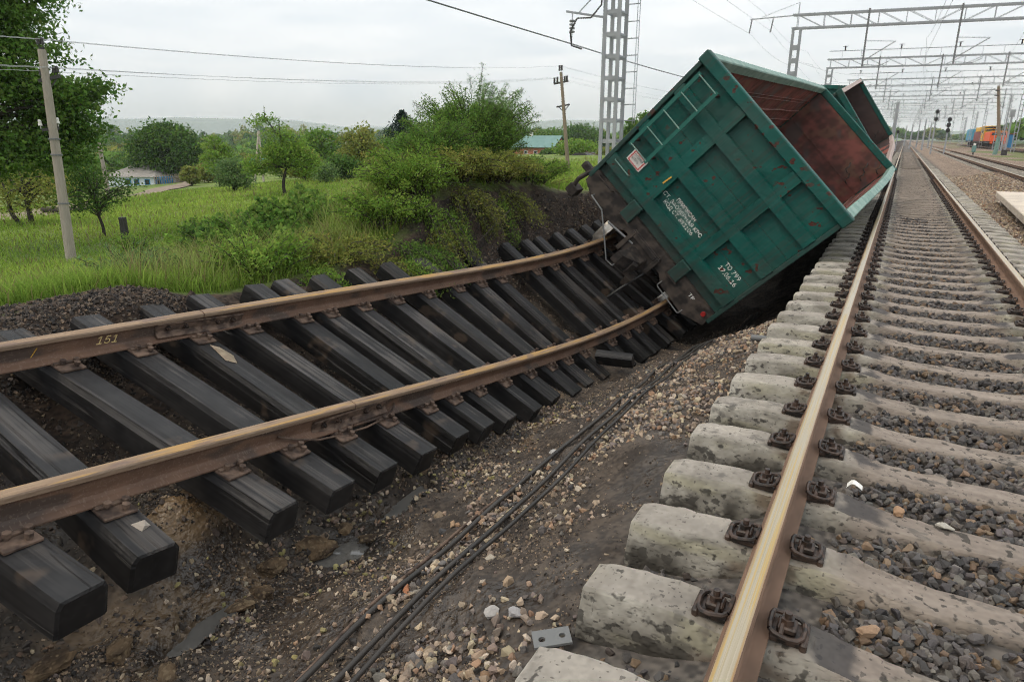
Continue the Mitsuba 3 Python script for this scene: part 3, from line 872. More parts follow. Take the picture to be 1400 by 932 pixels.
paint('151', HANG_151, 0.062, -0.125, 'm_paleyellow', 0.25)
paint('/', HANG_151 - 0.42, 0.055, -0.125, 'm_yellow', 0.25)
# ---------------------------------------------------------------- the gondola wagons
def wagon_pose(p, heading, pitch, roll):
    """Origin at the middle of the near end's top rim; local x right, y away, z up."""
    R = rot([0, 1, 0], roll) @ rot([1, 0, 0], pitch) @ rot([0, 0, 1], heading)
    return lambda m: move(m, R, p)


def side_polygon(pts, r, n=8):
    return tube(pts, r, n)


def wagon(at, length, label, group=None, full=True, inner='m_redin', paint='m_green', rim_left='m_palegreen', bogies=True):
    w = thing('gondola_wagon', label, 'railway wagon', group)

    def part(name, m, mat, smooth=False, parent=None, label=None, foot=None):
        uv = None
        if mat == paint:                                   # height above the foot of the end, for the road dirt
            uv = np.stack([(m[0][:, 2] + 2.45) if foot is None else np.full(len(m[0]), foot), m[0][:, 0]], 1)
            smooth = False
        return add((parent or w) + '__' + name, at(m), mat, smooth=smooth, uv=uv, label=label)

    L, W = length, 1.50
    # near end: sheet, rim, ribs, posts
    for e in (0, 1):
        def Y(a, b):
            return (a, b) if e == 0 else (L - b, L - a)
        y = Y(0.06, 0.068)
        for k, (z0, z1) in enumerate(((-0.93, -0.05), (-1.615, -0.936), (-2.34, -1.621))):
            part('end_panel', box(-W, W, y[0] + 0.004 * (k % 2), y[1] + 0.004 * (k % 2), z0, z1), paint)
        y = Y(0.075, 0.083)
        part('end_lining', box(-W + 0.05, W - 0.05, *y, -2.33, -1.062), inner)
        part('end_lining', box(-W + 0.05, W - 0.05, *y, -1.052, 0.0), inner)
        y = Y(-0.065, 0.105)
        part('end_rim', box(-1.60, 1.60, *y, -0.085, 0.10, 0.016), paint, label='green top beam of the wagon end')
        if not (full or e == 0):
            continue
        for z0, z1 in ((-0.655, -0.44), (-1.39, -1.165), (-2.12, -1.89)):
            y = Y(-0.045, 0.062)
            part('end_rib', hull([[x, yy, z] for x, yy, z in [(sx * 1.50, y[1 - (e)] if False else Y(-0.045, 0.062)[1 if e == 0 else 0], z) for sx in (-1, 1) for z in (z0, z1)] + [(sx * 1.50, y[0] if e == 0 else y[1], z) for sx in (-1, 1) for z in (z0 + 0.010, z1 - 0.010)]]), paint)
        for x0, x1 in ((-0.72, -0.505), (0.525, 0.735)):
            for z0, z1 in ((-0.452, -0.083), (-1.177, -0.643), (-1.902, -1.378)):
                y = Y(-0.034, 0.061)
                fr, bk = (y[0], y[1]) if e == 0 else (y[1], y[0])
                part('end_post', hull([(x, bk, z) for x in (x0, x1) for z in (z0, z1)] + [(x, fr, z) for x in (x0 + 0.010, x1 - 0.010) for z in (z0, z1)]), paint)
            y = Y(-0.09, 0.058)
            part('end_stub', box(x0 - 0.005, x1 + 0.005, *y, -2.46, -2.121, 0.012), paint)
            yy = Y(-0.10, -0.085)
            part('stub_foot', box(x0 - 0.025, x1 + 0.025, *yy, -2.475, -2.45), 'm_under')
        for sx in (-1, 1):
            y = Y(-0.03, 0.11)
            part('corner_trim', box(min(sx * 1.505, sx * 1.575), max(sx * 1.505, sx * 1.575), *y, -2.48, -0.087, 0.008), paint, foot=0.22)
        # end beam of the frame
        y = Y(-0.02, 0.20)
        part('end_beam', prism([(-1.56, -2.30), (1.50, -2.30), (1.54, -2.575), (1.17, -2.735), (0.60, -2.70), (0.45, -2.60), (-0.45, -2.60), (-0.60, -2.70), (-1.17, -2.735), (-1.54, -2.575)], *y), 'm_under', label='dirty dark end beam')
    # side walls
    for s in (-1, 1):
        xo = s * 1.50
        part('side_panel', box(min(xo, xo - s * 0.012), max(xo, xo - s * 0.012), 0.09, L - 0.09, -2.34, -0.02), paint, foot=0.8)
        part('side_lining', box(min(xo - s * 0.014, xo - s * 0.022), max(xo - s * 0.014, xo - s * 0.022), 0.09, L - 0.09, -2.34, -0.02), inner)
        n = 30
        ys = np.linspace(0.108, L - 0.108, n)
        bow = s * (0.05 if s > 0 else 0.0) * np.sin(PI * ys / L) ** 2
        zz = (0.07 if s > 0 else 0.01) * np.sin(PI * np.clip((ys - L * 0.35) / (L * 0.65), 0, 1)) ** 2
        V, F = [], []
        for i in range(n):
            V += [[xo + bow[i] + a, ys[i], zz[i] + z] for a, z in ((-0.075, -0.07), (0.075, -0.07), (0.075, 0.07), (0.06, 0.088), (-0.06, 0.088), (-0.075, 0.07))]
        for i in range(n - 1):
            for j in range(6):
                a, b = i * 6 + j, i * 6 + (j + 1) % 6
                F += [[a, b, b + 6], [a, b + 6, a + 6]]
        part('side_rim', fixn(np.array(V), np.array(F)), rim_left, label='pale worn top rail of the side wall')
        if full:
            for k in range(8):
                yk = 0.75 + k * (L - 1.5) / 7
                part('side_post', hull([(xo, yk + a, z) for a in (-0.12, 0.12) for z in (-2.36, -0.1)] + [(xo + s * 0.085, yk + a, z) for a in (-0.07, 0.07) for z in (-2.36, -0.1)]), paint, foot=0.8)
            for z in ((-0.42, -0.50, -0.80, -1.12, -1.45) if s < 0 else (-0.42, -1.12)):
                wav = 0.014 if z < -0.7 else 0.0
                yy = np.linspace(0.12, L - 0.12, 40)
                r = 0.024 if z < -0.7 else 0.010
                part('side_batten', tube(np.stack([yy * 0 + xo - s * 0.035, yy, z + wav * np.sin(yy * 2.1 + z * 5)], 1), r, 6), inner, smooth=True)
        part('side_sill', box(min(xo, xo + s * 0.07), max(xo, xo + s * 0.07), 0.2, L - 0.2, -2.50, -2.342), 'm_under')
    part('floor', box(-1.47, 1.47, 0.09, L - 0.09, -2.36, -2.33), inner)
    if full:
        # loose hooks hanging at the far end and the seam strip there
        for x, z in ((1.30, -0.20), (1.05, -0.42), (1.18, -0.62), (0.98, -0.95), (0.75, -0.75)):
            part('hook', tube([(x - 0.10, L - 0.12, z + 0.10), (x - 0.03, L - 0.17, z + 0.02), (x - 0.05, L - 0.2, z - 0.08), (x + 0.08, L - 0.17, z - 0.12)], 0.016, 6), 'm_under', smooth=True)
        part('seam_strip', box(-1.42, 1.42, L - 0.098, L - 0.085, -1.075, -1.045), inner)
        # ladder at the left of the near end
        for x in (-1.40, -1.02):
            part('ladder_rail', box(x - 0.028, x + 0.028, -0.16, -0.148, -1.60, -0.16), 'm_ladder')
            for z in (-0.22, -1.5):
                part('ladder_bracket', box(x - 0.02, x + 0.02, -0.149, 0.06, z - 0.02, z + 0.02), 'm_darkred')
        for z in (-0.19, -0.53, -0.88, -1.22, -1.57):
            part('rung', cyl((-1.40, -0.155, z), (-1.02, -0.155, z), 0.011, 8), 'm_palegreen', smooth=True)
        for z, m in ((-1.955, 'm_palegreen'), (-2.33, 'm_under')):
            part('grab_handle', tube([(-1.41, 0.06, z), (-1.41, -0.07, z), (-1.40, -0.085, z), (-1.08, -0.085, z), (-1.07, -0.07, z), (-1.07, 0.06, z)], 0.010, 7), m, smooth=True)
        part('step', tube([(0.577, 0.0, -2.60), (0.577, -0.04, -2.73), (0.60, -0.05, -2.745), (1.13, -0.05, -2.765), (1.149, -0.04, -2.75), (1.149, 0.0, -2.64)], 0.011, 7), 'm_greyplate', smooth=True, label='bent wire step below the end beam')
        part('tail_lamp', cyl((1.405, -0.06, -2.435), (1.405, 0.0, -2.435), 0.04, 12), 'm_redlamp', smooth=40, label='small red marker')
        # the notice
        n = part('notice', box(-1.325, -1.02, 0.035, 0.055, -1.835, -1.622), 'm_signwhite', label='white notice plate with a red frame and black lettering')
        for a in ((-1.302, -1.043, -1.650, -1.632), (-1.302, -1.043, -1.825, -1.807), (-1.302, -1.284, -1.807, -1.650), (-1.061, -1.043, -1.807, -1.650)):
            part('frame_line', box(a[0], a[1], 0.032, 0.034, a[2], a[3]), 'm_signred', parent=n)
        for tx, z, wd in (('С ГОРКИ', -1.705, 0.19), ('НЕ БИТЬ', -1.765, 0.15)):
            lettering(part, tx, -1.27, z, wd, 0.040, 'm_black', n, 0.031)
        # stencilled lettering
        lettering(part, 'ПРИПИСАН', -0.272, -1.655, 0.436, 0.063, 'm_white', None, 0.056)
        lettering(part, 'СТ. ЗАОЗЕРНАЯ КРС', -0.505, -1.742, 0.925, 0.063, 'm_white', None, 0.056)
        lettering(part, 'КОД СТ. 893106', -0.392, -1.829, 0.690, 0.063, 'm_white', None, 0.056)
        lettering(part, 'ТО 799', 0.985, -1.705, 0.335, 0.072, 'm_white', None, 0.056)
        lettering(part, '17.06.16', 0.965, -1.815, 0.385, 0.072, 'm_white', None, 0.056)
        lettering(part, 'ТР', 1.015, -2.445, 0.115, 0.062, 'm_white', None, -0.024)
        part('chalk_mark', move(box(-0.012, 0.012, -0.048, -0.046, -0.085, 0.085), rot([0, 1, 0], 0.12), (-0.594, 0, -1.53)), 'm_yellow', label='yellow dash on the end post')
        # coupler with its housing, release lever, hose
        c = part('coupler', join([box(-0.34, 0.30, -0.06, -0.025, -2.84, -2.42, 0.008), box(-0.17, 0.17, -0.35, 0.15, -2.86, -2.60, 0.02),
                                  hull([(x, y, z) for x in (-0.15, 0.13) for y in (-0.34, -0.44) for z in (-2.88, -2.60)] + [(x, -0.62, z) for x in (-0.19, -0.08) for z in (-2.84, -2.64)]),
                                  hull([(x, y, z) for x, y in ((0.05, -0.40), (0.15, -0.42), (0.19, -0.52), (0.12, -0.58)) for z in (-2.85, -2.62)]), hull([(x, y, z) for x, y, z in ((0.14, -0.2, -2.9), (0.30, -0.2, -2.86), (0.16, -0.42, -2.92), (0.28, -0.42, -2.9), (0.18, -0.3, -3.12), (0.27, -0.36, -3.08))])]), 'm_under', label='rusty automatic coupler head on the wagon end')
        part('coupler_frame', join([box(-0.36, -0.28, -0.09, -0.061, -2.88, -2.44, 0.008), box(0.24, 0.32, -0.09, -0.061, -2.88, -2.44, 0.008), box(-0.28, 0.24, -0.09, -0.061, -2.53, -2.44, 0.008)]), 'm_under')
        part('release_lever', tube([(-1.25, -0.02, -2.62), (-1.25, -0.14, -2.62), (-0.95, -0.16, -2.63), (-0.60, -0.16, -2.88), (-0.28, -0.16, -3.12), (-0.14, -0.16, -3.10), (-0.12, -0.16, -2.95)], 0.014, 7), 'm_greyplate', smooth=True)
        q = np.linspace(0, 1, 14)
        part('brake_hose', tube(np.stack([0.30 - 0.05 * q, -0.10 - 0.42 * np.sin(q * 1.6), -2.78 - 0.62 * q ** 1.3], 1), 0.024, 8), 'm_black', smooth=True, label='limp brake hose')
        part('hose_coupling', join([cyl((0.25, -0.52, -3.40), (0.25, -0.53, -3.47), 0.030, 8), box(0.215, 0.285, -0.57, -0.50, -3.54, -3.46, 0.01)]), 'm_rust')
        part('pull_rod', tube([(-0.75, -0.10, -2.70), (-0.2, -0.05, -2.62)], 0.02, 6), 'm_greyplate')
        part('side_bracket', join([box(-1.86, -1.57, 0.30, 0.42, -2.62, -2.50, 0.01), tube([(-1.60, 0.25, -2.35), (-1.70, 0.2, -2.75), (-1.66, 0.2, -3.05)], 0.04, 8), box(-1.74, -1.55, 0.15, 0.40, -3.05, -2.88, 0.01)]), 'm_under', label='grey bracket at the corner of the frame')
    # frame and bogies
    part('centre_sill', box(-0.22, 0.22, 0.25, L - 0.25, -2.80, -2.362), 'm_under')
    for k in range(6):
        yk = 0.8 + k * (L - 1.6) / 5
        part('cross_beam', box(-1.45, 1.45, yk - 0.09, yk + 0.09, -2.58, -2.364), 'm_under')
    if bogies:
        for yb in (1.95, L - 1.95):
            b = part('bogie', join([box(-1.02, -0.90, yb - 1.25, yb + 1.25, -3.16, -2.98, 0.03), box(0.90, 1.02, yb - 1.25, yb + 1.25, -3.16, -2.98, 0.03), box(-1.1, 1.1, yb - 0.2, yb + 0.2, -3.05, -2.72, 0.02),
                                    box(-1.06, -0.86, yb - 0.3, yb + 0.3, -3.35, -2.82, 0.03), box(0.86, 1.06, yb - 0.3, yb + 0.3, -3.35, -2.82, 0.03)]), 'm_under')
            for ya in (yb - 0.925, yb + 0.925):
                ax = part('wheelset', cyl((-1.05, ya, -3.18), (1.05, ya, -3.18), 0.085, 12), 'm_under', parent=b, smooth=40)
                for s in (-1, 1):
                    prof = [(0.0, -0.10), (0.40, -0.10), (0.42, -0.05), (0.475, -0.045), (0.478, 0.045), (0.505, 0.055), (0.505, 0.085), (0.40, 0.09), (0.30, 0.02), (0.12, 0.03), (0.12, 0.09), (0.0, 0.09)]
                    m = trimesh.creation.revolve(np.array(prof), sections=40)
                    v = np.array(m.vertices)
                    v = np.stack([s * (0.80 - v[:, 2]), ya + v[:, 0], -3.18 + v[:, 1]], 1)
                    add(b + '__wheel', at(fixn(v, np.array(m.faces))), 'm_tread', smooth=35)
    return w


def lettering(part, text, x, z, width, height, mat, parent, y):
    t = meshkit.text_mesh(text, height, 0.002, False)
    v = np.array(t.vertices)
    k = width / (v[:, 0].max() - v[:, 0].min())
    v = np.stack([x + (v[:, 0] - v[:, 0].min()) * k, y - v[:, 2], z + v[:, 1]], 1)
    part('lettering', fixn(v, np.array(t.faces)), mat, parent=parent)


wagon(wagon_pose((-1.6186, 10.4043, 1.5158), -0.00566, 0.03849, 0.81051), 11.66, 'near green open wagon tipped over beside the concrete track, white lettering on its end')
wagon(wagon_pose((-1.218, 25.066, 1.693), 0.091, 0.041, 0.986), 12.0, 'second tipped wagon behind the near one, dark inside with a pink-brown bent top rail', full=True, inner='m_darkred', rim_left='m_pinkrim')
wagon(wagon_pose((-3.9, 39.2, 4.05), 0.0, 0.0, 0.06), 12.0, 'dark green wagon still upright, showing only its top corner behind the tipped ones', full=False)
# ---------------------------------------------------------------- masts, portals, wires
MX = -7.2


def lattice(name, x, y, z0, z1, w, d, step, label, group=None, leg=0.10, mat='m_galv', taper=0.0, bars='batten'):
    """A four-legged mast: legs and battens between them."""
    t = thing(name, label, 'mast', group)
    def lw(z):
        return 1 - taper * (z - z0) / (z1 - z0)
    for sx in (-1, 1):
        for sy in (-1, 1):
            add(t + '__leg', hull([(x + sx * (w / 2 * lw(z) - a), y + sy * (d / 2 * lw(z) - b), z) for z in (z0, z1) for a in (0, leg) for b in (0, leg * 0.45)]), mat)
    n = int((z1 - z0) / step)
    for face in range(4):
        ms = []
        for k in range(n + 1):
            z = z0 + 0.12 + k * step
            if z > z1 - 0.1:
                break
            ww, dd = w * lw(z), d * lw(z)
            h = 0.055 if face in (0, 1) else 0.025
            if face in (0, 1):
                yy = y + (-1 if face == 0 else 1) * (dd / 2 - 0.03)
                ms.append(box(x - ww / 2 + leg, x + ww / 2 - leg, yy - 0.012, yy + 0.012, z - h, z + h))
            else:
                xx = x + (-1 if face == 2 else 1) * (ww / 2 - 0.03)
                ms.append(box(xx - 0.012, xx + 0.012, y - dd / 2 + 0.05, y + dd / 2 - 0.05, z - h, z + h))
        if face < 2:
            for m in ms:
                add(t + '__batten', m, mat)
        else:
            add(t + '__side_lacing', join(ms), mat)
    return t


m1 = lattice('catenary_mast', MX, 18.3, -0.3, 9.2, 0.50, 0.58, 0.545, 'large light grey lattice mast standing behind the near tipped wagon', None, 0.10)
# ladder on its right side
for yy in (18.42, 18.60):
    add(m1 + '__ladder_rail', tube([(MX + 0.56, yy, 1.9), (MX + 0.56, yy, 9.1)], 0.010, 5), 'm_galv')
for k in range(20):
    z = 2.0 + k * 0.42
    add(m1 + '__ladder_rung', tube([(MX + 0.28, 18.5, z), (MX + 0.60, 18.5, z)], 0.014, 5), 'm_galv')
add(m1 + '__bracket', join([bar((MX - 0.28, 18.1, 4.62), (MX - 1.30, 17.95, 4.82), 0.05), bar((MX - 0.28, 18.1, 5.4), (MX - 0.95, 17.98, 4.76), 0.025)]), 'm_galv')
add(m1 + '__jumper', tube([(MX - 0.25, 18.0, 6.0), (MX - 0.28, 17.95, 4.9), (MX - 0.55, 17.9, 4.60), (MX - 0.95, 17.9, 4.62), (MX - 1.15, 17.9, 4.3), (MX - 1.10, 17.9, 3.95), (MX - 0.80, 17.9, 3.85)], 0.022, 7), 'm_darkmetal', smooth=True)
add(m1 + '__insulator', join([cyl((MX - 1.12, 17.95, 4.28 + 0.09 * i), (MX - 1.12, 17.95, 4.32 + 0.09 * i), 0.075, 10) for i in range(4)] + [cyl((MX - 1.12, 17.95, 4.0), (MX - 1.12, 17.95, 4.75), 0.012, 6)]), 'm_greyplate', smooth=40)


def wire(pts, r, label, group=None, sag=0.0, n=14, name='overhead_wire', mat='m_wire'):
    p = np.asarray(pts, float)
    out = [p[0]]
    for a, b in zip(p[:-1], p[1:]):
        for t in np.linspace(0, 1, n + 1)[1:]:
            q = a + (b - a) * t
            out.append(q - [0, 0, 4 * sag * t * (1 - t)])
    add(name, tube(np.array(out), r, 4, False), mat, label=label, category='wire', group=group)


PORTALS = [50.5, 74.0, 100.0, 126.0, 152.0, 180.0, 212.0, 250.0, 300.0]
ZB, ZT = 8.45, 9.25
RX = 14.6


def portal(k, y):
    def put(key, m, mat):                     # the beams stand a little askew to the tracks
        v = np.array(m[0])
        v[:, 1] += 0.2 * (v[:, 0] - MX)
        add(key, (v, m[1]), mat)

    grp = 'portals over the tracks'
    far = y > 90
    zb, zt = (ZB, ZT) if k == 0 else (8.0, 8.75)
    x1 = RX + (9 if k < 2 else 0)
    t = thing('overhead_portal', ['nearest lattice portal beam, with a long outrigger arm on its left mast', 'second lattice portal beam with a thin cable rail above it'][k] if k < 2 else f'{["third", "fourth", "fifth", "sixth", "seventh", "eighth", "ninth"][k - 2]} lattice portal beam over the tracks, counted from the nearest', 'catenary portal', None if k < 2 else grp)
    r = 0.055 if not far else 0.05
    for nm, x in (('mast', MX), ('mast', x1)):
        mk = []
        for sx in (-1, 1):
            for sy in (-1, 1):
                w = 0.05 if not far else 0.032
                mk.append(box(x + sx * 0.22 - w, x + sx * 0.22 + w, y + sy * 0.22 - w, y + sy * 0.22 + w, -0.5, zb))
        for i in range(int(8.5 / 0.8)):
            z = 0.1 + i * 0.8
            h = 0.12 if not far else 0.05
            mk += [box(x - 0.17, x + 0.17, y - 0.26, y - 0.24, z - h, z + h), box(x - 0.17, x + 0.17, y + 0.24, y + 0.26, z - h, z + h)]
            if k == 0 and x == MX:
                mk.append(box(x - 0.19, x + 0.19, y - 0.30, y - 0.27, z - 0.20, z + 0.12))
        put(t + '__' + nm, join(mk), 'm_galv')
    for z in (zb, zt):
        for yy in (y - 0.25, y + 0.25):
            put(t + '__beam_chord', box(MX - 0.3, x1 + 0.3, yy - r / 2, yy + r / 2, z - r, z + r), 'm_galv')
    step = 1.55
    n = int((x1 - MX) / step)
    br = []
    for yy in (y - 0.25, y + 0.25):
        for i in range(n + 1):
            x = MX + i * step
            br.append(bar((x, yy, zb), (x, yy, zt), 0.035))
            if i < n and (yy < y or not far):
                br.append(bar((x, yy, zt), (x + step, yy, zb), 0.03) if (i % 8) < 5 else bar((x, yy, zb), (x + step, yy, zt), 0.03))
    put(t + '__lacing', join(br), 'm_galv')
    for x in (-3.1, 1.9, 6.9, 12.2):
        put(t + '__drop_post', box(x - 0.05, x + 0.05, y - 0.31, y - 0.21, 6.0, zt + 0.15), 'm_greyplate')
        put(t + '__cantilever', join([tube([(x, y - 0.3, 6.3), (x + 1.7, y - 0.5, 7.4)], 0.028, 5), tube([(x, y - 0.3, 7.5), (x + 1.6, y - 0.5, 7.4)], 0.018, 5), tube([(x, y - 0.3, 6.1), (x + 1.0, y - 0.5, 6.0), (x + 1.5, y - 0.5, 6.25)], 0.02, 5)]), 'm_wire')
    if k == 0:
        put(t + '__outrigger', join([bar((MX, y, zt), (MX - 2.9, y, zt - 0.12), 0.06), bar((MX, y, zt + 0.75), (MX, y, zt), 0.05), bar((MX, y, zt + 0.75), (MX - 2.2, y, zt - 0.02), 0.025)]), 'm_galv')
        for x in (MX - 2.8, MX - 1.5):
            put(t + '__insulator', join([cyl((x, y, zt - 0.15), (x - 0.1, y, zt - 0.95), 0.04, 6)]), 'm_greyplate')
    else:
        put(t + '__cable_rail', join([box(MX - 0.2, x1, y - 0.03, y + 0.03, zt + 0.70, zt + 0.76)] + [box(MX + 0.9 + i * 1.6 - 0.015, MX + 0.9 + i * 1.6 + 0.015, y - 0.015, y + 0.015, zt, zt + 0.70) for i in range(int((x1 - MX) / 1.6))]), 'm_galv')
        for i in range(5):
            x = MX + 1.1 + i * 4.6
            put(t + '__insulator', join([cyl((x, y, zt + 0.76), (x, y, zt + 1.15), 0.06, 8), box(x - 0.22, x + 0.22, y - 0.02, y + 0.02, zt + 1.10, zt + 1.14)]), 'm_darkmetal')


for k, y in enumerate(PORTALS):
    portal(k, y)

ys = [18.3] + PORTALS
wire([(-8.3, -30, 5.2), (MX - 1.12, 17.95, 4.0), (MX - 0.95, 50.5, 4.5), (MX - 0.9, 74, 5.0), (MX - 0.9, 126, 6.0)], 0.016, 'thick feeder wire hung from the bracket of the large mast, crossing the upper left sky', sag=0.25)
for i, (x, z) in enumerate(((MX - 2.9, 8.3), (MX - 1.6, 8.4), (MX - 2.2, 9.6))):
    wire([(x, -20, z + 0.5)] + [(x, y, z) for y in PORTALS[:6]], 0.009, ['outermost of the thin wires left of the masts', 'innermost of the thin wires left of the masts', 'highest of the thin wires left of the masts'][i], 'thin line wires left of the masts', sag=0.5, mat='m_thinwire')
for x in (0.556, 5.35, 10.4):
    wire([(x + (0.3 if i % 2 else -0.3), y, 7.4) for i, y in enumerate([-15, 24] + PORTALS[:8])], 0.008, 'catenary wire over the tracks', 'catenary wires over the tracks', sag=0.6)
    wire([(x + (0.3 if i % 2 else -0.3), y, 6.1) for i, y in enumerate([-15, 24] + PORTALS[:8])], 0.007, 'contact wire over the tracks', 'contact wires over the tracks', sag=0.02)
wire([(MX + 0.3, 50.4, 6.4), (MX + 5, 62, 6.2), (MX, 74, 6.9)], 0.008, 'slack wire between the two nearest portal masts', sag=0.3, mat='m_thinwire')


# ---------------------------------------------------------------- signals, posts, far things by the right tracks
def signal(x, y, h, n, label):
    t = thing('railway_signal', label, 'signal', None)
    add(t + '__post', cyl((x, y, -0.4), (x, y, h), 0.09, 8), 'm_galv', smooth=40)
    for i in range(n):
        z = h - 0.3 - i * 0.62 - (0.3 if n == 2 and i else 0)
        add(t + '__lamp_head', join([hull([(x + math.cos(a) * 0.24, y - 0.15, z + math.sin(a) * 0.28) for a in np.arange(10) * 0.628] + [(x + math.cos(a) * 0.24, y + 0.1, z + math.sin(a) * 0.28) for a in np.arange(10) * 0.628]), cyl((x, y - 0.4, z + 0.1), (x, y - 0.15, z + 0.1), 0.15, 8)]), 'm_black')


signal(*bearing(1275, 108), 5.3, 2, 'black two-lamp railway signal, left of the pair in the distance')
signal(*bearing(1293.5, 100), 4.1, 3, 'black three-lamp railway signal, right of the pair in the distance')
signal(*bearing(1226, 130), 3.0, 1, 'small dark signal left of the concrete track far away')

x, y = bearing(1361, 112, 209)
xt, yt = bearing(1363.5, 112, 127)
pk = thing('concrete_pole', 'brown-grey pole with a pale green painted foot beside the orange machines', 'pole')
add(pk + '__shaft', cyl((x, y, 1.9), (xt, yt, 8.2), 0.22, 12, 0.17), 'm_woodpole', smooth=40)
add(pk + '__foot', cyl((x - 0.05, y, -0.5), (x, y, 1.9), 0.27, 12, 0.22), 'm_palegreen', smooth=40)
for z in (7.6, 7.0):
    add(pk + '__collar', box(xt - 0.25, xt + 0.25, yt - 0.25, yt + 0.1, z - 0.06, z + 0.06), 'm_darkmetal')
x, y = bearing(1377, 108)
gk = thing('relay_mast', 'thin grey post with a small box at its top near the right edge', 'post')
add(gk + '__shaft', cyl((x, y, -0.4), (x, y, 4.6), 0.12, 10), 'm_galv', smooth=40)
add(gk + '__box', box(x - 0.28, x + 0.28, y - 0.2, y + 0.2, 4.2, 5.1, 0.03), 'm_galv')
add(gk + '__foot', box(x - 0.35, x + 0.25, y - 0.35, y + 0.35, -0.45, 0.25, 0.03), 'm_darkmetal')
x, y = bearing(1334, 92)
dk = thing('shunting_signal', 'small dark dwarf signal standing low between the right tracks', 'signal')
add(dk + '__post', cyl((x, y, -0.5), (x, y, 0.5), 0.07, 8), 'm_darkmetal')
add(dk + '__lamp_head', box(x - 0.2, x + 0.2, y - 0.15, y + 0.15, 0.15, 0.85, 0.06), 'm_greenroof')
add(dk + '__cap', box(x - 0.12, x + 0.12, y - 0.1, y + 0.1, 0.86, 1.1, 0.03), 'm_signwhite')
for px, dist, h in ((1220, 60, 4.2), (1237, 210, 5), (1245, 160, 4.5), (1254, 190, 6), (1262, 150, 5.2), (1270, 170, 5), (1316, 270, 8.5), (1330, 270, 10), (1371, 150, 9)):
    x, y = bearing(px, dist)
    tk = thing('thin_mast', 'slim grey mast in the distance along the tracks', 'mast', 'slim grey masts in the distance')
    add(tk + '__shaft', tube([(x, y, -0.6), (x, y, h)], [0.16, 0.11], 8), 'm_galv', smooth=40)
    if h > 6:
        for kx in (-0.35, 0.35):
            add(tk + '__brace', tube([(x + kx, y, -0.6), (x + kx * 0.6, y, h)], 0.05, 5), 'm_galv')


# the maintenance train
def machine(y0, y1, mat, h, label, extra):
    t = thing('maintenance_vehicle', label, 'rail machine')
    x = 16.5
    add(t + '__frame', box(x - 1.4, x + 1.4, y0, y1, 0.75, 1.15), 'm_under')
    for yy in np.arange(y0 + 1.5, y1 - 0.8, 2.4):
        for s in (-0.8, 0.8):
            add(t + '__wheel', cyl((x + s - 0.07, yy, 0.46), (x + s + 0.07, yy, 0.46), 0.46, 16), 'm_under', smooth=40)
    for nm, m, mt in extra(x, y0, y1):
        add(t + '__' + nm, m, mt)


def m_orange(x, y0, y1):
    yield 'body', box(x - 1.5, x + 1.5, y0, y1, 1.16, 3.0, 0.06), 'm_orange'
    yield 'front_window', box(x - 1.2, x - 0.15, y0 - 0.03, y0 + 0.02, 2.35, 2.85), 'm_glass'
    yield 'front_window', box(x + 0.05, x + 1.2, y0 - 0.03, y0 + 0.02, 2.35, 2.85), 'm_glass'
    yield 'grille', box(x - 0.4, x + 0.4, y0 - 0.04, y0 + 0.02, 1.3, 1.9), 'm_black'
    yield 'platform', box(x - 1.5, x + 1.4, y0 + 0.3, y1, 3.3, 3.55), 'm_under'
    yield 'platform_frame', box(x - 1.2, x + 1.3, y0 + 0.5, y1 - 0.5, 3.0, 3.3), 'm_machyellow'
    yield 'roof_deck', box(x - 1.6, x + 1.3, y0 + 0.2, y1, 3.85, 4.05), 'm_under'
    for s in (-1.1, 1.1):
        yield 'leg', box(x + s - 0.08, x + s + 0.08, y0 + 0.5, y0 + 0.7, 3.55, 3.85), 'm_orange'
        yield 'buffer', box(x + s - 0.2, x + s + 0.2, y0 - 0.5, y0, 0.7, 1.1), 'm_orange'


def m_yellow(x, y0, y1):
    yield 'cab', box(x - 1.5, x + 1.5, y0, y0 + 5, 1.16, 4.4, 0.06), 'm_machyellow'
    yield 'body', box(x - 1.4, x + 1.4, y0 + 5.1, y1, 1.16, 3.3, 0.06), 'm_maroon'
    yield 'hopper', box(x - 1.5, x + 1.3, y0 + 7, y1 - 4, 3.31, 4.3, 0.1), 'm_machyellow'
    yield 'side_window', box(x - 1.53, x - 1.48, y0 + 1, y0 + 3.5, 2.8, 3.8), 'm_glass'


def m_blue(x, y0, y1):
    yield 'body', box(x - 1.5, x + 1.5, y0, y1, 1.16, 4.2, 0.15), 'm_lightblue'
    yield 'skirt', box(x - 1.45, x + 1.45, y0 + 0.2, y1 - 0.2, 0.8, 1.15), 'm_darkmetal'


machine(172, 184, None, 3, 'orange rail machine with a black grille, front of the parked row', m_orange)
machine(187, 212, None, 3, 'yellow and maroon rail machine behind the orange one', m_yellow)
machine(216, 236, None, 3, 'light blue rail wagon at the far end of the parked row', m_blue)
x, y = bearing(1373, 175)
hk = thing('trackside_hut', 'small hut with tan and blue walls right of the orange machines', 'hut')
add(hk + '__wall', box(x - 2.0, x + 0.6, y, y + 5, -0.6, 2.2), 'm_slab')
add(hk + '__wall', box(x + 0.61, x + 1.6, y, y + 5, -0.6, 2.5), 'm_blue', label='blue wall')
add(hk + '__roof', box(x - 2.2, x + 1.8, y - 0.2, y + 5.2, 2.51, 2.66), 'm_maroon')

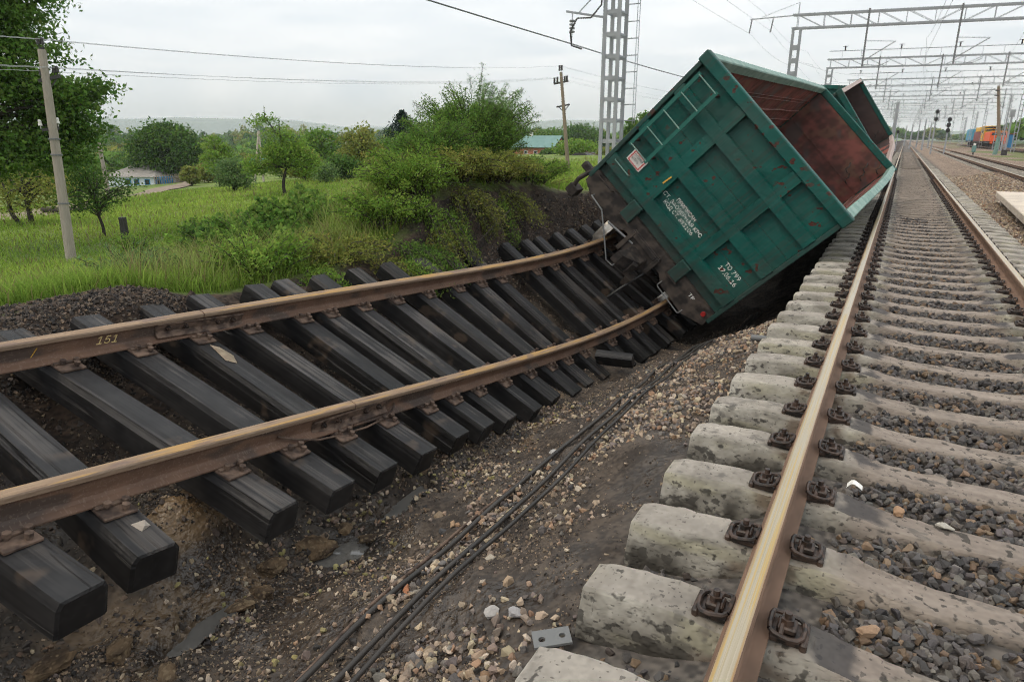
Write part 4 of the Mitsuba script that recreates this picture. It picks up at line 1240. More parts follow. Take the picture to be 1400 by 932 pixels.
# the low concrete platform at the right
pl = thing('platform_slab', 'low concrete platform slab on short posts at the right edge', 'platform')
add(pl + '__slab', move(box(0, 1.6, 0, 10.8, -0.17, 0.0, 0.015), rot([0, 0, 1], -0.034), (2.29, 14.6, -0.02)), 'm_slab')
for k in range(5):
    add(pl + '__post', move(box(0.1, 0.26, -0.1, 0.1, -0.48, 0, 0.015), None, (2.30 + 0.034 * (0.4 + k * 2.4), 15.0 + k * 2.4, -0.19)), 'm_slab')
    add(pl + '__post', move(box(1.3, 1.46, -0.1, 0.1, -0.48, 0, 0.015), None, (2.30 + 0.034 * (0.4 + k * 2.4), 15.0 + k * 2.4, -0.19)), 'm_slab')
# ---------------------------------------------------------------- poles and buildings on the left
def gh(x, y):
    return float(ground_h(np.array(x), np.array(y)))


def insulator(x, y, z):
    return [cyl((x, y, z), (x, y, z + 0.10), 0.012, 6), cyl((x, y, z + 0.08), (x, y, z + 0.14), 0.055, 10, 0.05), cyl((x, y, z + 0.14), (x, y, z + 0.19), 0.038, 10, 0.045), cyl((x, y, z + 0.19), (x, y, z + 0.24), 0.045, 10, 0.03)]


# leaning concrete pole
D1 = 23.5
bx, by = bearing(97, D1, 357)
b0 = np.array([bx, by, gh(bx, by) - 0.3])
tx, ty = bearing(57, D1, 68)
t0 = np.array([tx, ty, height_at(57, 68, D1)])
ax = (t0 - b0) / np.linalg.norm(t0 - b0)
p1 = thing('leaning_pole', 'leaning grey concrete power pole with dark crossarms in the left meadow', 'power pole')
add(p1 + '__shaft', cyl(b0, t0, 0.145, 16, 0.10), 'm_post', smooth=40)
def on1(px, py):
    x, y = bearing(px, D1, py)
    return np.array([x, y, height_at(px, py, D1)])
arm_top = on1(67, 107)
add(p1 + '__crossarm', bar(on1(52, 111), on1(83, 104), 0.09), 'm_darkmetal')
add(p1 + '__crossarm', bar(on1(57, 178), on1(81, 175), 0.08), 'm_darkmetal')
add(p1 + '__brace', join([bar(on1(69, 121), on1(79, 106), 0.03), bar(on1(72, 192), on1(79, 177), 0.035)]), 'm_darkmetal')
add(p1 + '__top_bracket', join([bar(on1(53, 66), on1(61, 66), 0.05), bar(on1(57, 72), on1(57, 66), 0.07)]), 'm_darkmetal')
ins1 = [on1(53.5, 65), on1(59, 64.5), on1(57, 108), on1(75, 104), on1(79, 103)]
for q in ins1:
    add(p1 + '__insulator', join(insulator(*q)), 'm_darkmetal', smooth=40)
for q in (on1(56, 176), on1(80, 173)):
    add(p1 + '__insulator', join(insulator(*q)), 'm_signwhite', smooth=40, label='white insulator')
for f in (0.33, 0.55, 0.62):
    c = b0 + (t0 - b0) * f
    add(p1 + '__band', cyl(c - ax * 0.02, c + ax * 0.02, 0.15, 14), 'm_wire')

# wooden pole beyond the mound
D2 = 49.0
def on2(px, py):
    x, y = bearing(px, D2, py)
    return np.array([x, y, height_at(px, py, D2)])
p2 = thing('wooden_pole', 'thin brown wooden pole with two crossarms beyond the overgrown mound', 'power pole')
add(p2 + '__shaft', cyl(on2(778, 250), on2(767, 99), 0.15, 12, 0.10), 'm_woodpole', smooth=40)
add(p2 + '__crossarm', bar(on2(757, 115), on2(777, 111), 0.12), 'm_darkmetal')
add(p2 + '__crossarm', bar(on2(761, 146.5), on2(779, 143), 0.10), 'm_darkmetal')
add(p2 + '__brace', join([bar(on2(770, 152), on2(763, 146), 0.05), bar(on2(772, 152), on2(778, 143.5), 0.05)]), 'm_darkmetal')
ins2 = [on2(765, 97), on2(768, 97), on2(758, 114), on2(775, 111), on2(762, 113)]
for q in ins2 + [on2(772, 111.5)]:
    add(p2 + '__insulator', join([cyl(q, q + [0, 0, 0.35], 0.07, 8)]), 'm_darkmetal')
for k, (a, b) in enumerate(zip(ins1, ins2)):
    d = (a - b)[:2] / np.linalg.norm((a - b)[:2])
    wire([np.r_[a[:2] + d * 40, a[2] - 0.4] + [0, 0, 0.2], a + [0, 0, 0.2], b + [0, 0, 0.3], np.r_[b[:2] - d * 50, b[2] + 0.6]], 0.006, ['topmost left', 'topmost right', 'left', 'middle', 'right'][k] + ' power line from the crossarms of the leaning concrete pole to the wooden pole', 'power lines between the two leaning poles', sag=0.35, mat='m_thinwire')

# small poles in the village
x, y = bearing(135, 62, 195)
x2, y2 = bearing(143, 62, 232)
vk = thing('short_pole', 'pale leaning post above the small tree near the white house', 'pole')
add(vk + '__shaft', cyl((x2, y2, gh(x, y)), (x, y, height_at(135, 195, 62)), 0.17, 10, 0.13), 'm_post', smooth=40)
dA = 62
vk = thing('a_frame_pole', 'white A-shaped double pole among the bushes left of the slender tree', 'pole')
for px in (346.0, 358.0):
    x, y = bearing(px, dA, 225)
    xt, yt = bearing(353.5, dA, 179)
    add(vk + '__leg', cyl((x, y, height_at(px, 232, dA) - 1), (xt, yt, height_at(353, 179, dA)), 0.10, 10, 0.075), 'm_slab', smooth=40)
for px, py, d_, h_ in ((473, 187, 120, 13), (824, 212, 130, 8), (806, 207, 130, 8), (787, 208, 120, 6)):
    x, y = bearing(px, d_)
    add('village_post', cyl((x, y, gh(x, y)), (x, y, height_at(px, py, d_)), 0.14, 8, 0.12), 'm_slab', label='pale post in the village, far off', category='post', group='pale posts in the village')


def house(px0, px1, dist, pyb, pye, pyr, turn, label, name, wall, roof, depth, gable=True, extra=None):
    """A house on the line between two bearings: eaves at pye, ridge at pyr (pixel rows read at that distance)."""
    t = thing(name, label, 'house')
    xa, ya = bearing(px0, dist, pye)
    xb, yb = bearing(px1, dist * turn, pye)
    a = np.array([xa, ya])
    u = np.array([xb, yb]) - a
    L = np.linalg.norm(u)
    u /= L
    v = np.array([-u[1], u[0]])
    if v @ a < 0:
        v = -v
    zb = min(height_at((px0 + px1) / 2, pyb, dist), gh(xa, ya)) - 0.5
    ze, zr = height_at((px0 + px1) / 2, pye, dist), height_at((px0 + px1) / 2, pyr, dist)
    M = np.stack([np.r_[u, 0], np.r_[v, 0], [0, 0, 1.0]], 1)

    def at(m):
        v_, f_ = move(m, M, (a[0], a[1], 0))
        return fixn(v_, f_)
    add(t + '__wall', at(box(0, L, 0, depth, zb, ze)), wall)
    o = 0.45
    rf = add(t + '__roof', at(hull([(-o, -o, ze - 0.1), (L + o, -o, ze - 0.1), (-o, depth + o, ze - 0.1), (L + o, depth + o, ze - 0.1), (-o if gable else L * 0.22, depth / 2, zr), (L + o if gable else L * 0.78, depth / 2, zr)])), roof)
    return t, rf, at, L, depth, zb, ze, zr


t, rf, at, L, dp, zb, ze, zr = house(146, 210, 118, 250, 240, 227, 0.96, 'low white and pale blue house with a grey slate roof beside the round tree', 'village_house', 'm_wallwhite', 'm_slate', 6.5, gable=False)
for x in (0.45, 0.62, 0.85):
    wk = add(t + '__window', at(box(x * L - 0.42, x * L + 0.42, -0.06, -0.01, ze - 1.25, ze - 0.40)), 'm_blue')
    add(wk + '__pane', at(box(x * L - 0.32, x * L + 0.32, -0.09, -0.061, ze - 1.15, ze - 0.5)), 'm_glass')
add(t + '__porch', at(box(L + 0.02, L + 1.0, 0.3, 3.0, zb, ze - 0.1)), 'm_blue', label='blue boarded porch')
add(t + '__porch_window', at(box(L + 0.35, L + 0.75, 0.24, 0.29, ze - 1.2, ze - 0.5)), 'm_glass')
# its picket fence
fk = thing('picket_fence', 'grey-brown picket fence running right from the white house', 'fence')
fx = [bearing(p, d, 245) for p, d in ((211, 112), (240, 113), (270, 118), (305, 126))]
n = 0
for (xa, ya), (xb, yb) in zip(fx[:-1], fx[1:]):
    m = int(np.hypot(xb - xa, yb - ya) / 0.30)
    for i in range(m):
        x, y = xa + (xb - xa) * i / m, ya + (yb - ya) * i / m
        z = gh(x, y)
        h = 1.25 + 0.12 * math.sin(i * 2.3)
        add(fk + '__picket', box(x - 0.08, x + 0.08, y - 0.02, y + 0.02, z - 0.2, z + h), 'm_fence')
    add(fk + '__fence_rail', bar((xa, ya + 0.06, gh(xa, ya) + 0.8), (xb, yb + 0.06, gh(xb, yb) + 0.8), 0.06), 'm_fence')

t, rf, at, L, dp, zb, ze, zr = house(258, 300, 150, 242, 226, 217, 1.03, 'red-brown brick building mostly hidden behind trees, with white chimneys', 'brick_house', 'm_brick', 'm_maroon', 8)
for i in range(4):
    add(rf + '__chimney', at(box(0.8 + i * 1.2, 1.4 + i * 1.2, 3.5, 4.2, ze, zr + 0.9)), 'm_white')
t, rf, at, L, dp, zb, ze, zr = house(344, 362, 140, 228, 222, 217, 1.0, 'small shed with a bright blue roof behind the white A-shaped pole', 'blue_roof_shed', 'm_slab', 'm_blue', 4)

# the house with the green roof: gable to the right, low brick wall, annex
D = 168
t = thing('green_roof_house', 'brick house with a wide green metal roof to the right of the mound', 'house')
xa, ya = bearing(703, D, 205)
xb, yb = bearing(757, D * 0.97, 205)
a = np.array([xa, ya])
u = np.array([xb, yb]) - a
L = np.linalg.norm(u)
u /= L
v = np.array([-u[1], u[0]])
M = np.stack([np.r_[u, 0], np.r_[v, 0], [0, 0, 1.0]], 1)
def atg(m):
    v_, f_ = move(m, M, (a[0], a[1], 0))
    return fixn(v_, f_)
zb, ze, zr = height_at(730, 216, D), height_at(730, 201.5, D), height_at(730, 185.5, D)
add(t + '__wall', atg(box(0, L, 0, 7.5, zb - 1, ze)), 'm_brick')
add(t + '__gable', atg(hull([(L - 0.15, 0, ze), (L - 0.15, 7.5, ze), (L - 0.15, 3.75, zr - 0.3), (L, 0, ze), (L, 7.5, ze), (L, 3.75, zr - 0.3)])), 'm_darkred', label='dark gable')
rfk = add(t + '__roof', atg(join([hull([(-0.6, -0.7, ze + 0.05), (L + 0.4, -0.7, ze + 0.05), (1.2, 3.75, zr), (L + 0.4, 3.75, zr), (-0.6, -0.7, ze - 0.05), (L + 0.4, -0.7, ze - 0.05), (1.2, 3.75, zr - 0.1), (L + 0.4, 3.75, zr - 0.1)]),
                                  hull([(-0.6, 8.4, ze - 0.3), (L + 0.4, 8.4, ze - 0.3), (1.2, 3.76, zr), (L + 0.4, 3.76, zr), (-0.6, 8.4, ze - 0.4), (L + 0.4, 8.4, ze - 0.4), (1.2, 3.76, zr - 0.1), (L + 0.4, 3.76, zr - 0.1)])])), 'm_greenroof')
add(rfk + '__chimney', atg(box(2.4, 3.0, 3.4, 4.1, zr - 0.3, zr + 0.8)), 'm_signwhite')
wk = add(t + '__window', atg(box(L + 0.01, L + 0.06, 3.0, 4.4, ze + 0.5, ze + 1.5)), 'm_signwhite')
for q in (0.30, 0.55, 0.8):
    wk = add(t + '__window', atg(box(q * L - 0.5, q * L + 0.5, -0.07, -0.01, ze - 1.6, ze - 0.7)), 'm_signwhite')
    add(wk + '__pane', atg(box(q * L - 0.36, q * L + 0.36, -0.10, -0.071, ze - 1.48, ze - 0.82)), 'm_glass')
fk = thing('grey_fence', 'grey plank fence in front of the green-roofed house', 'fence')
for i in range(26):
    add(fk + '__plank', atg(box(2.5 + i * 0.36, 2.82 + i * 0.36, -3.0, -2.95, zb - 1, zb + 1.0 + 0.1 * math.sin(i * 1.7))), 'm_slab')
sx, sy = bearing(793, 110)
sk = thing('dark_shed', 'dark round-topped shed right of the wooden pole', 'shed')
zz = height_at(793, 222, 110)
add(sk + '__wall', move(hull([(dx, dy, h) for dy in (0, 4) for dx, h in ((-1.6, -1), (1.6, -1), (1.6, 0.9), (0.8, 1.5), (-0.9, 1.4), (-1.6, 0.8))]), None, (sx, sy, zz)), 'm_darkmetal')
add(sk + '__roof_sheet', bar((sx + 1.0, sy, zz + 1.7), (sx + 5.2, sy, zz + 0.6), 0.12), 'm_rust')

# charred stump in the meadow
x, y = bearing(168, 26, 305)
z = gh(x, y)
add('post_stump', cyl((x, y, z - 0.2), (x + 0.02, y, height_at(168, 297, 26)), 0.13, 10, 0.12), 'm_darkmetal', label='short black burnt stump standing in the meadow grass', category='stump')
# fallen trunk by the road
q = [bearing(p, d, 290) for p, d in ((60, 44), (85, 42.5), (108, 42), (124, 42))]
add('fallen_trunk', tube([(x, y, gh(x, y) + 0.25) for x, y in q], [0.16, 0.13, 0.09, 0.04], 7), 'm_bark', smooth=True, label='fallen dark branch lying by the dirt road', category='branch')
# ---------------------------------------------------------------- trees, shrubs, grass
def unit(n, rng):
    v = rng.normal(size=(n, 3))
    return v / np.linalg.norm(v, axis=1, keepdims=True)


def leaf_cards(c, size, rng, base, var=0.3, up=0.5, aspect=0.55, tone=None):
    """Diamond leaves (two triangles, slightly folded) round the points c."""
    n = len(c)
    nr = unit(n, rng) + np.array([0, 0, up])
    nr /= np.linalg.norm(nr, axis=1, keepdims=True)
    a = np.cross(nr, unit(n, rng))
    a /= np.linalg.norm(a, axis=1, keepdims=True) + 1e-9
    b = np.cross(nr, a)
    s = (np.broadcast_to(size, (n,)) * rng.uniform(0.65, 1.3, n))[:, None]
    v = np.stack([c - a * s * 0.5, c + b * s * 0.5 * aspect - nr * s * 0.08, c + a * s * 0.5, c - b * s * 0.5 * aspect - nr * s * 0.08], 1).reshape(-1, 3)
    k = np.arange(n)[:, None] * 4
    f = np.stack([k + [0, 1, 2], k + [0, 2, 3]], 1).reshape(-1, 3)
    col = np.array(base)[None] * (1 + var * (rng.uniform(-1, 1, (n, 1)))) if tone is None else tone * (1 + var * rng.uniform(-1, 1, (n, 1)))
    col = col * (1 + 0.12 * rng.uniform(-1, 1, (n, 3)))
    return v, f, np.repeat(np.clip(col, 0.004, 0.6), 4, 0)


_G = {'dark': ((0.026, 0.055, 0.014), (0.058, 0.098, 0.022)), 'mid': ((0.04, 0.08, 0.016), (0.085, 0.135, 0.03)), 'light': ((0.06, 0.11, 0.018), (0.12, 0.175, 0.035)),
          'olive': ((0.075, 0.095, 0.022), (0.145, 0.15, 0.04)), 'grey': ((0.05, 0.085, 0.03), (0.10, 0.145, 0.055)), 'conifer': ((0.012, 0.03, 0.016), (0.03, 0.055, 0.028))}


GREENS = {k: (tuple(2.2 * c for c in a), tuple(2.3 * c for c in b)) for k, (a, b) in _G.items()}


def limb(p, q, r0, r1, rng, n=7, sag=0.12):
    t = np.linspace(0, 1, n)[:, None]
    L = np.linalg.norm(np.subtract(q, p))
    w = rng.normal(0, 0.05 * L, 3) * np.array([1, 1, 0.3])
    pts = np.asarray(p) + (np.asarray(q) - p) * t + np.sin(t * PI) * w + np.array([0, 0, sag * L]) * np.sin(t * PI)
    return tube(pts, np.linspace(r0, r1, n), 6)


def tree(name, label, x, y, lobes, trunk, n_cl, per, leaf, kind, seed, group=None, cl_r=0.5, z0=None, stems=1, limbs=26, cat='tree', lean=(0, 0), spread=0.6, fill=0.62, power=1.0):
    """lobes: (dx, dy, z, rx, rz) ellipsoids of the crown above the foot; trunk: (radius, height to the crown)."""
    rng = np.random.default_rng(seed)
    z = gh(x, y) - 0.15 if z0 is None else z0
    t = thing(name, label, cat, group)
    foot = np.array([x, y, z])
    vol = np.array([l[3] ** 2 * l[4] for l in lobes])
    vol = vol ** power
    pick = rng.choice(len(lobes), n_cl, p=vol / vol.sum())
    C = []
    for i in pick:
        dx, dy, lz, rx, rz = lobes[i]
        d = unit(1, rng)[0]
        r = rng.uniform(fill, 1.0) ** 0.6
        C.append(foot + [dx + d[0] * rx * r, dy + d[1] * rx * r, lz + d[2] * rz * r])
    C = np.array(C)
    lo, hi = GREENS[kind]
    tone = rng.uniform(0, 1, n_cl)
    pts, tn = [], []
    for c, k in zip(C, tone):
        m = int(per * rng.uniform(0.5, 1.5))
        pts.append(c + rng.normal(0, 1, (m, 3)) * cl_r * np.array([1, 1, spread]))
        tn.append(np.tile(np.array(lo) * (1 - k) + np.array(hi) * k, (m, 1)))
    v, f, col = leaf_cards(np.vstack(pts), leaf, rng, None, 0.28, 0.6, tone=np.vstack(tn))
    wood = []
    top = foot + [lean[0], lean[1], trunk[1]]
    cz = np.mean([l[2] for l in lobes])
    apex = foot + [np.mean([l[0] for l in lobes]) + lean[0] * 0.3, np.mean([l[1] for l in lobes]) + lean[1] * 0.3, max(l[2] + 0.55 * l[4] for l in lobes)]
    for s in range(stems):
        o = np.r_[rng.normal(0, 0.12 + 0.5 * (stems > 1), 2) * trunk[0] * 4, 0] if s else np.zeros(3)
        wood.append(limb(foot + o, top + o * 2.5, trunk[0] * (1 - 0.25 * s), trunk[0] * 0.7, rng, 7, 0.0))
        wood.append(limb(top + o * 2.5, apex + o * 3, trunk[0] * 0.7, trunk[0] * 0.15, rng, 7, 0.0))
    for i in rng.choice(n_cl, min(limbs, n_cl), replace=False):
        k = rng.uniform(0.0, 0.75)
        p = top + (apex - top) * k
        if p[2] > C[i][2] + 0.4:
            p = top
        wood.append(limb(p, C[i], trunk[0] * 0.42 * (1 - 0.6 * k), 0.012 + trunk[0] * 0.05, rng, 6, 0.10))
    add(t + '__trunk', join(wood), 'm_bark', smooth=True)
    add(t + '__crown', (v, f), 'm_leaf', color=col)
    return t


def ptree(name, label, px, dist, top, bot, wpx, kind, seed, trunk_frac=0.25, n_cl=60, per=40, leaf=0.16, lobes=None, **kw):
    """A tree at a bearing, with its top and crown width read off as pixel rows and columns at its distance."""
    x, y = bearing(px, dist, bot)
    s = dist / 905 * math.sqrt(1 + ((px - 700) / 905) ** 2) * 0.96
    foot = gh(x, y) - 0.15
    H = height_at(px, top, dist) - foot
    W = wpx * s / 2
    if lobes is None:
        rng = np.random.default_rng(seed + 77)
        th = H * trunk_frac
        lobes = [(0, 0, (H + th) / 2, W * 0.72, (H - th) * 0.48)]
        for k in range(5):
            a = k * 1.26 + rng.uniform(0, 1)
            lobes.append((math.cos(a) * W * 0.48, math.sin(a) * W * 0.48, th + (H - th) * rng.uniform(0.3, 0.66), W * rng.uniform(0.38, 0.5), (H - th) * rng.uniform(0.22, 0.32)))
        lobes.append((rng.normal(0, 0.1) * W, 0, th + (H - th) * 0.78, W * 0.4, (H - th) * 0.2))
    else:
        lobes = [(a * W, b * W, c * H, d * W, e * H) for a, b, c, d, e in lobes]
    tr = kw.pop('trunk_r', 0.022 * H + 0.02)
    return tree(name, label, x, y, lobes, (tr, H * trunk_frac), n_cl, per, leaf, kind, seed, cl_r=kw.pop('cl_r', W * 0.16), **kw)


# the big tree at the left edge: wide boughs reaching over the meadow
x, y = bearing(-110, 27, 250)
zf = gh(x, y)
_lobes = []
for px, py, rx, rz in ((-40, -60, 2.6, 2.0), (12, -25, 1.1, 1.1), (-5, 50, 1.5, 1.2), (22, 105, 1.1, 0.8), (-60, 100, 3.0, 3.0), (55, 125, 0.9, 0.6), (92, 128, 0.8, 0.45), (116, 118, 0.55, 0.3), (86, 158, 0.9, 0.5), (116, 178, 0.5, 0.25),
                       (40, 178, 1.3, 0.9), (72, 205, 0.9, 0.6), (0, 200, 1.2, 0.7), (-70, 200, 2.0, 1.2), (130, 172, 0.35, 0.15), (132, 112, 0.35, 0.15)):
    bx_, by_ = bearing(px, 27, py)
    _lobes.append((bx_ - x, by_ - y, height_at(px, py, 27) - zf, rx, rz))
tree('big_tree', 'large dark green broadleaf tree at the left edge with boughs reaching over the meadow', x, y, _lobes,
     (0.34, 3.0), 900, 64, 0.15, 'mid', 3, cl_r=0.30, limbs=60, spread=0.5, fill=0.1, power=0.5)
ptree('shade_tree', 'dark low tree with two crooked trunks under the big tree at the left edge', 40, 36, 222, 292, 100, 'olive', 8, 0.30, 80, 50, 0.13, stems=2, trunk_r=0.14)
ptree('small_tree', 'small dark spreading tree right of the leaning pole', 137, 29, 228, 304, 78, 'dark', 12, 0.34, 60, 46, 0.10, trunk_r=0.075, limbs=40, cl_r=0.20)
ptree('round_tree', 'large round dense green tree behind the white house', 234, 118, 169, 245, 78, 'dark', 21, 0.10, 240, 60, 0.50, cl_r=0.75, fill=0.8)
ptree('poplar_shrub', 'light green narrow tree right of the round tree', 303, 80, 186, 270, 44, 'light', 31, 0.2, 80, 44, 0.28, stems=2)
ptree('round_willow', 'round grey-green willow bush in the middle of the meadow', 326, 52, 214, 280, 46, 'grey', 41, 0.14, 90, 60, 0.16, stems=3, cl_r=0.30, cat='bush')
ptree('slender_tree', 'slender crooked tree with a bare dark trunk and ragged crown in the meadow', 392, 42, 158, 277, 84, 'light', 52, 0.36, 120, 70, 0.15, trunk_r=0.11, lean=(0.15, 0.1), limbs=40, cl_r=0.27,
      lobes=[(0.0, 0, 0.55, 0.45, 0.12), (-0.55, -0.35, 0.40, 0.42, 0.10), (0.5, 0.3, 0.42, 0.42, 0.12), (-0.05, 0, 0.76, 0.32, 0.10), (0.0, 0, 0.93, 0.28, 0.06), (-0.45, -0.3, 0.93, 0.24, 0.05), (0.45, 0.25, 0.65, 0.25, 0.1)])
# its dead top branch
x, y = bearing(365, 42)
add('slender_tree__dead_branch', tube([(x + 0.4, y + 0.3, height_at(370, 180, 42)), (x, y, height_at(366, 160, 42)), (x + 0.02, y, height_at(366, 145, 42))], [0.05, 0.03, 0.01], 6), 'm_bark', label='bare dead twig at the top')
ptree('round_bush', 'round pale green bush right of the slender tree', 445, 55, 223, 252, 34, 'grey', 61, 0.1, 60, 50, 0.14, cl_r=0.28, cat='bush')
for i, (px, d, top, w, kind, lab) in enumerate([
        (440, 70, 176, 70, 'mid', 'broad green tree behind the slender tree'), (497, 66, 172, 62, 'olive', 'yellow-olive tree in the middle of the tree line'), (418, 62, 205, 46, 'olive', 'low olive bush hugging the foot of the slender tree'),
        (542, 80, 188, 60, 'mid', 'green tree below the dark conifer'), (585, 62, 186, 60, 'mid', 'green tree left of the mound, behind the tall shrub'), (470, 58, 212, 50, 'dark', 'dark bush under the yellow-olive tree'),
        (528, 60, 214, 54, 'olive', 'olive bush between the tree line and the mound'), (600, 55, 205, 60, 'mid', 'green bush just behind the tall mound shrub'), (390, 95, 200, 46, 'dark', 'dark tree far behind the slender tree'),
        (8, 60, 200, 70, 'mid', 'green tree at the far left behind the shade tree'), (105, 66, 205, 60, 'mid', 'green tree behind the leaning pole'), (85, 80, 214, 50, 'olive', 'olive tree between the leaning pole and the house'),
        (285, 100, 222, 34, 'olive', 'low olive tree in front of the brick building'), (262, 92, 228, 22, 'olive', 'small bush by the picket fence')]):
    ptree('meadow_tree', lab, px, d, top, 250, w, kind, 100 + i, 0.15, 80, 44, 0.011 * d ** 0.75 + 0.04, cl_r=w * d / 905 * 0.085)
# conifer
x, y = bearing(551, 108)
t = thing('conifer', 'dark blue-green spruce standing above the tree line', 'conifer')
rng = np.random.default_rng(4)
zt, zb_ = height_at(551, 151, 108), gh(x, y)
P = []
for k in range(17):
    f = k / 16
    z = zt - 0.2 - f * (zt - zb_) * 0.55
    r = min(0.3 + 5.5 * f, 2.2 + 1.5 * f)
    for j in range(int(7 + 6 * f)):
        a = j * 2 * PI / int(7 + 6 * f) + k + rng.normal(0, 0.15)
        rr = r * rng.uniform(0.75, 1.1)
        for q in np.linspace(0.15, 1, 9):
            P.append([x + math.cos(a) * rr * q, y + math.sin(a) * rr * q, z - 0.35 * q * rr + 0.25 * q * q * rr + rng.normal(0, 0.05)])
P = np.array(P)
v, f, col = leaf_cards(np.repeat(P, 3, 0) + rng.normal(0, 0.13, (len(P) * 3, 3)), 0.42, rng, None, 0.3, 0.8, 0.4, tone=np.repeat(np.array([(0.014, 0.034, 0.020)]), len(P) * 3, 0))
add(t + '__trunk', cyl((x, y, zb_), (x, y, zt), 0.2, 8, 0.02), 'm_bark')
add(t + '__crown', (v, f), 'm_leaf', color=col)
# trees to the right of the mound and far right
for i, (px, d, top, w, kind, lab) in enumerate([
        (715, 260, 176, 60, 'dark', 'dark trees-line crown left of the wooden pole'), (748, 250, 178, 44, 'mid', 'rounded tree just behind the wooden pole'), (790, 230, 170, 60, 'dark', 'large dark tree right of the wooden pole'),
        (820, 240, 182, 36, 'dark', 'dark tree close to the large grey mast'), (788, 118, 196, 66, 'light', 'bright green spreading bush in front of the dark shed'), (862, 95, 162, 26, 'mid', 'tree just right of the large grey mast'),
        (880, 92, 150, 30, 'mid', 'tree top showing over the edge of the near wagon'), (757, 150, 206, 30, 'dark', 'dark bush right of the green-roofed house'), (830, 110, 205, 30, 'olive', 'brownish bush at the foot of the large mast')]):
    ptree('field_tree', lab, px, d, top, 215, w, kind, 200 + i, 0.12, 90, 40, 0.010 * d ** 0.8 + 0.03, cl_r=w * d / 905 * 0.09)


# far woods: one mass nobody could count
def woods(key, label, n, px_rng, d_rng, top_fn, seed, per=170, kinds=('dark', 'mid', 'dark', 'olive')):
    rng = np.random.default_rng(seed)
    V, F, C, o = [], [], [], 0
    ds = np.sort(rng.uniform(d_rng[0] ** 0.6, d_rng[1] ** 0.6, n) ** (1 / 0.6))
    for d in ds:
        px = rng.uniform(*px_rng)
        x, y = bearing(px, d)
        g = float(base_h(np.array(x), np.array(y)))
        h = height_at(px, top_fn(px, d, rng), d) - g
        if h < 2.5:
            continue
        w = rng.uniform(4.0, 7.5) * min(1, h / 8)
        m = int(per * min(1.3, max(0.35, 160 / d)))
        q = unit(m, rng)
        q[:, 2] = np.abs(q[:, 2]) * 1.1 - 0.15
        r = rng.uniform(0.82, 1.05, (m, 1)) * (1 + 0.25 * (meshkit.fbm(q * 2.2 + d, 3, 2)[:, None] - 0.5) * 2)
        c = np.array([x, y, g + h * 0.52]) + q * r * np.array([w, w, h * 0.5])
        lo, hi = GREENS[kinds[rng.integers(len(kinds))]]
        k = rng.uniform(0.1, 0.9)
        tone = np.tile(np.array(lo) * (1 - k) + np.array(hi) * k, (m, 1))
        v, f, col = leaf_cards(c, w * (2.6 / math.sqrt(m)) * 2.2, rng, None, 0.35, 0.8, 0.75, tone=tone)
        V.append(v)
        F.append(f + o)
        C.append(col)
        o += len(v)
    add(key, (np.vstack(V), np.vstack(F)), 'm_leaf', color=np.vstack(C), kind='stuff', label=label)


woods('woods', 'wooded valley behind the village, a mass of green crowns', 900, (-120, 700), (170, 900), lambda px, d, r: np.interp(d, [170, 400, 900], [217, 191, 178]) + r.normal(0, 3) + 4 * math.sin(px * 0.03), 5)
woods('far_woods', 'distant tree line beyond the field right of the mound', 200, (640, 900), (300, 900), lambda px, d, r: np.interp(d, [300, 900], [186, 180]) + r.normal(0, 2.5), 6, 120)
woods('right_woods', 'green trees behind the orange machines at the right', 120, (1355, 1560), (260, 480), lambda px, d, r: np.interp(px, [1355, 1385, 1420], [186, 172, 166]) + r.normal(0, 4), 7, 170)
woods('end_woods', 'dark green trees closing the view at the end of the tracks', 130, (1190, 1360), (640, 1000), lambda px, d, r: np.interp(px, [1190, 1215, 1250, 1262, 1275, 1290, 1360], [172, 176, 184, 182, 176, 186, 186]) + r.normal(0, 2), 8, 260)


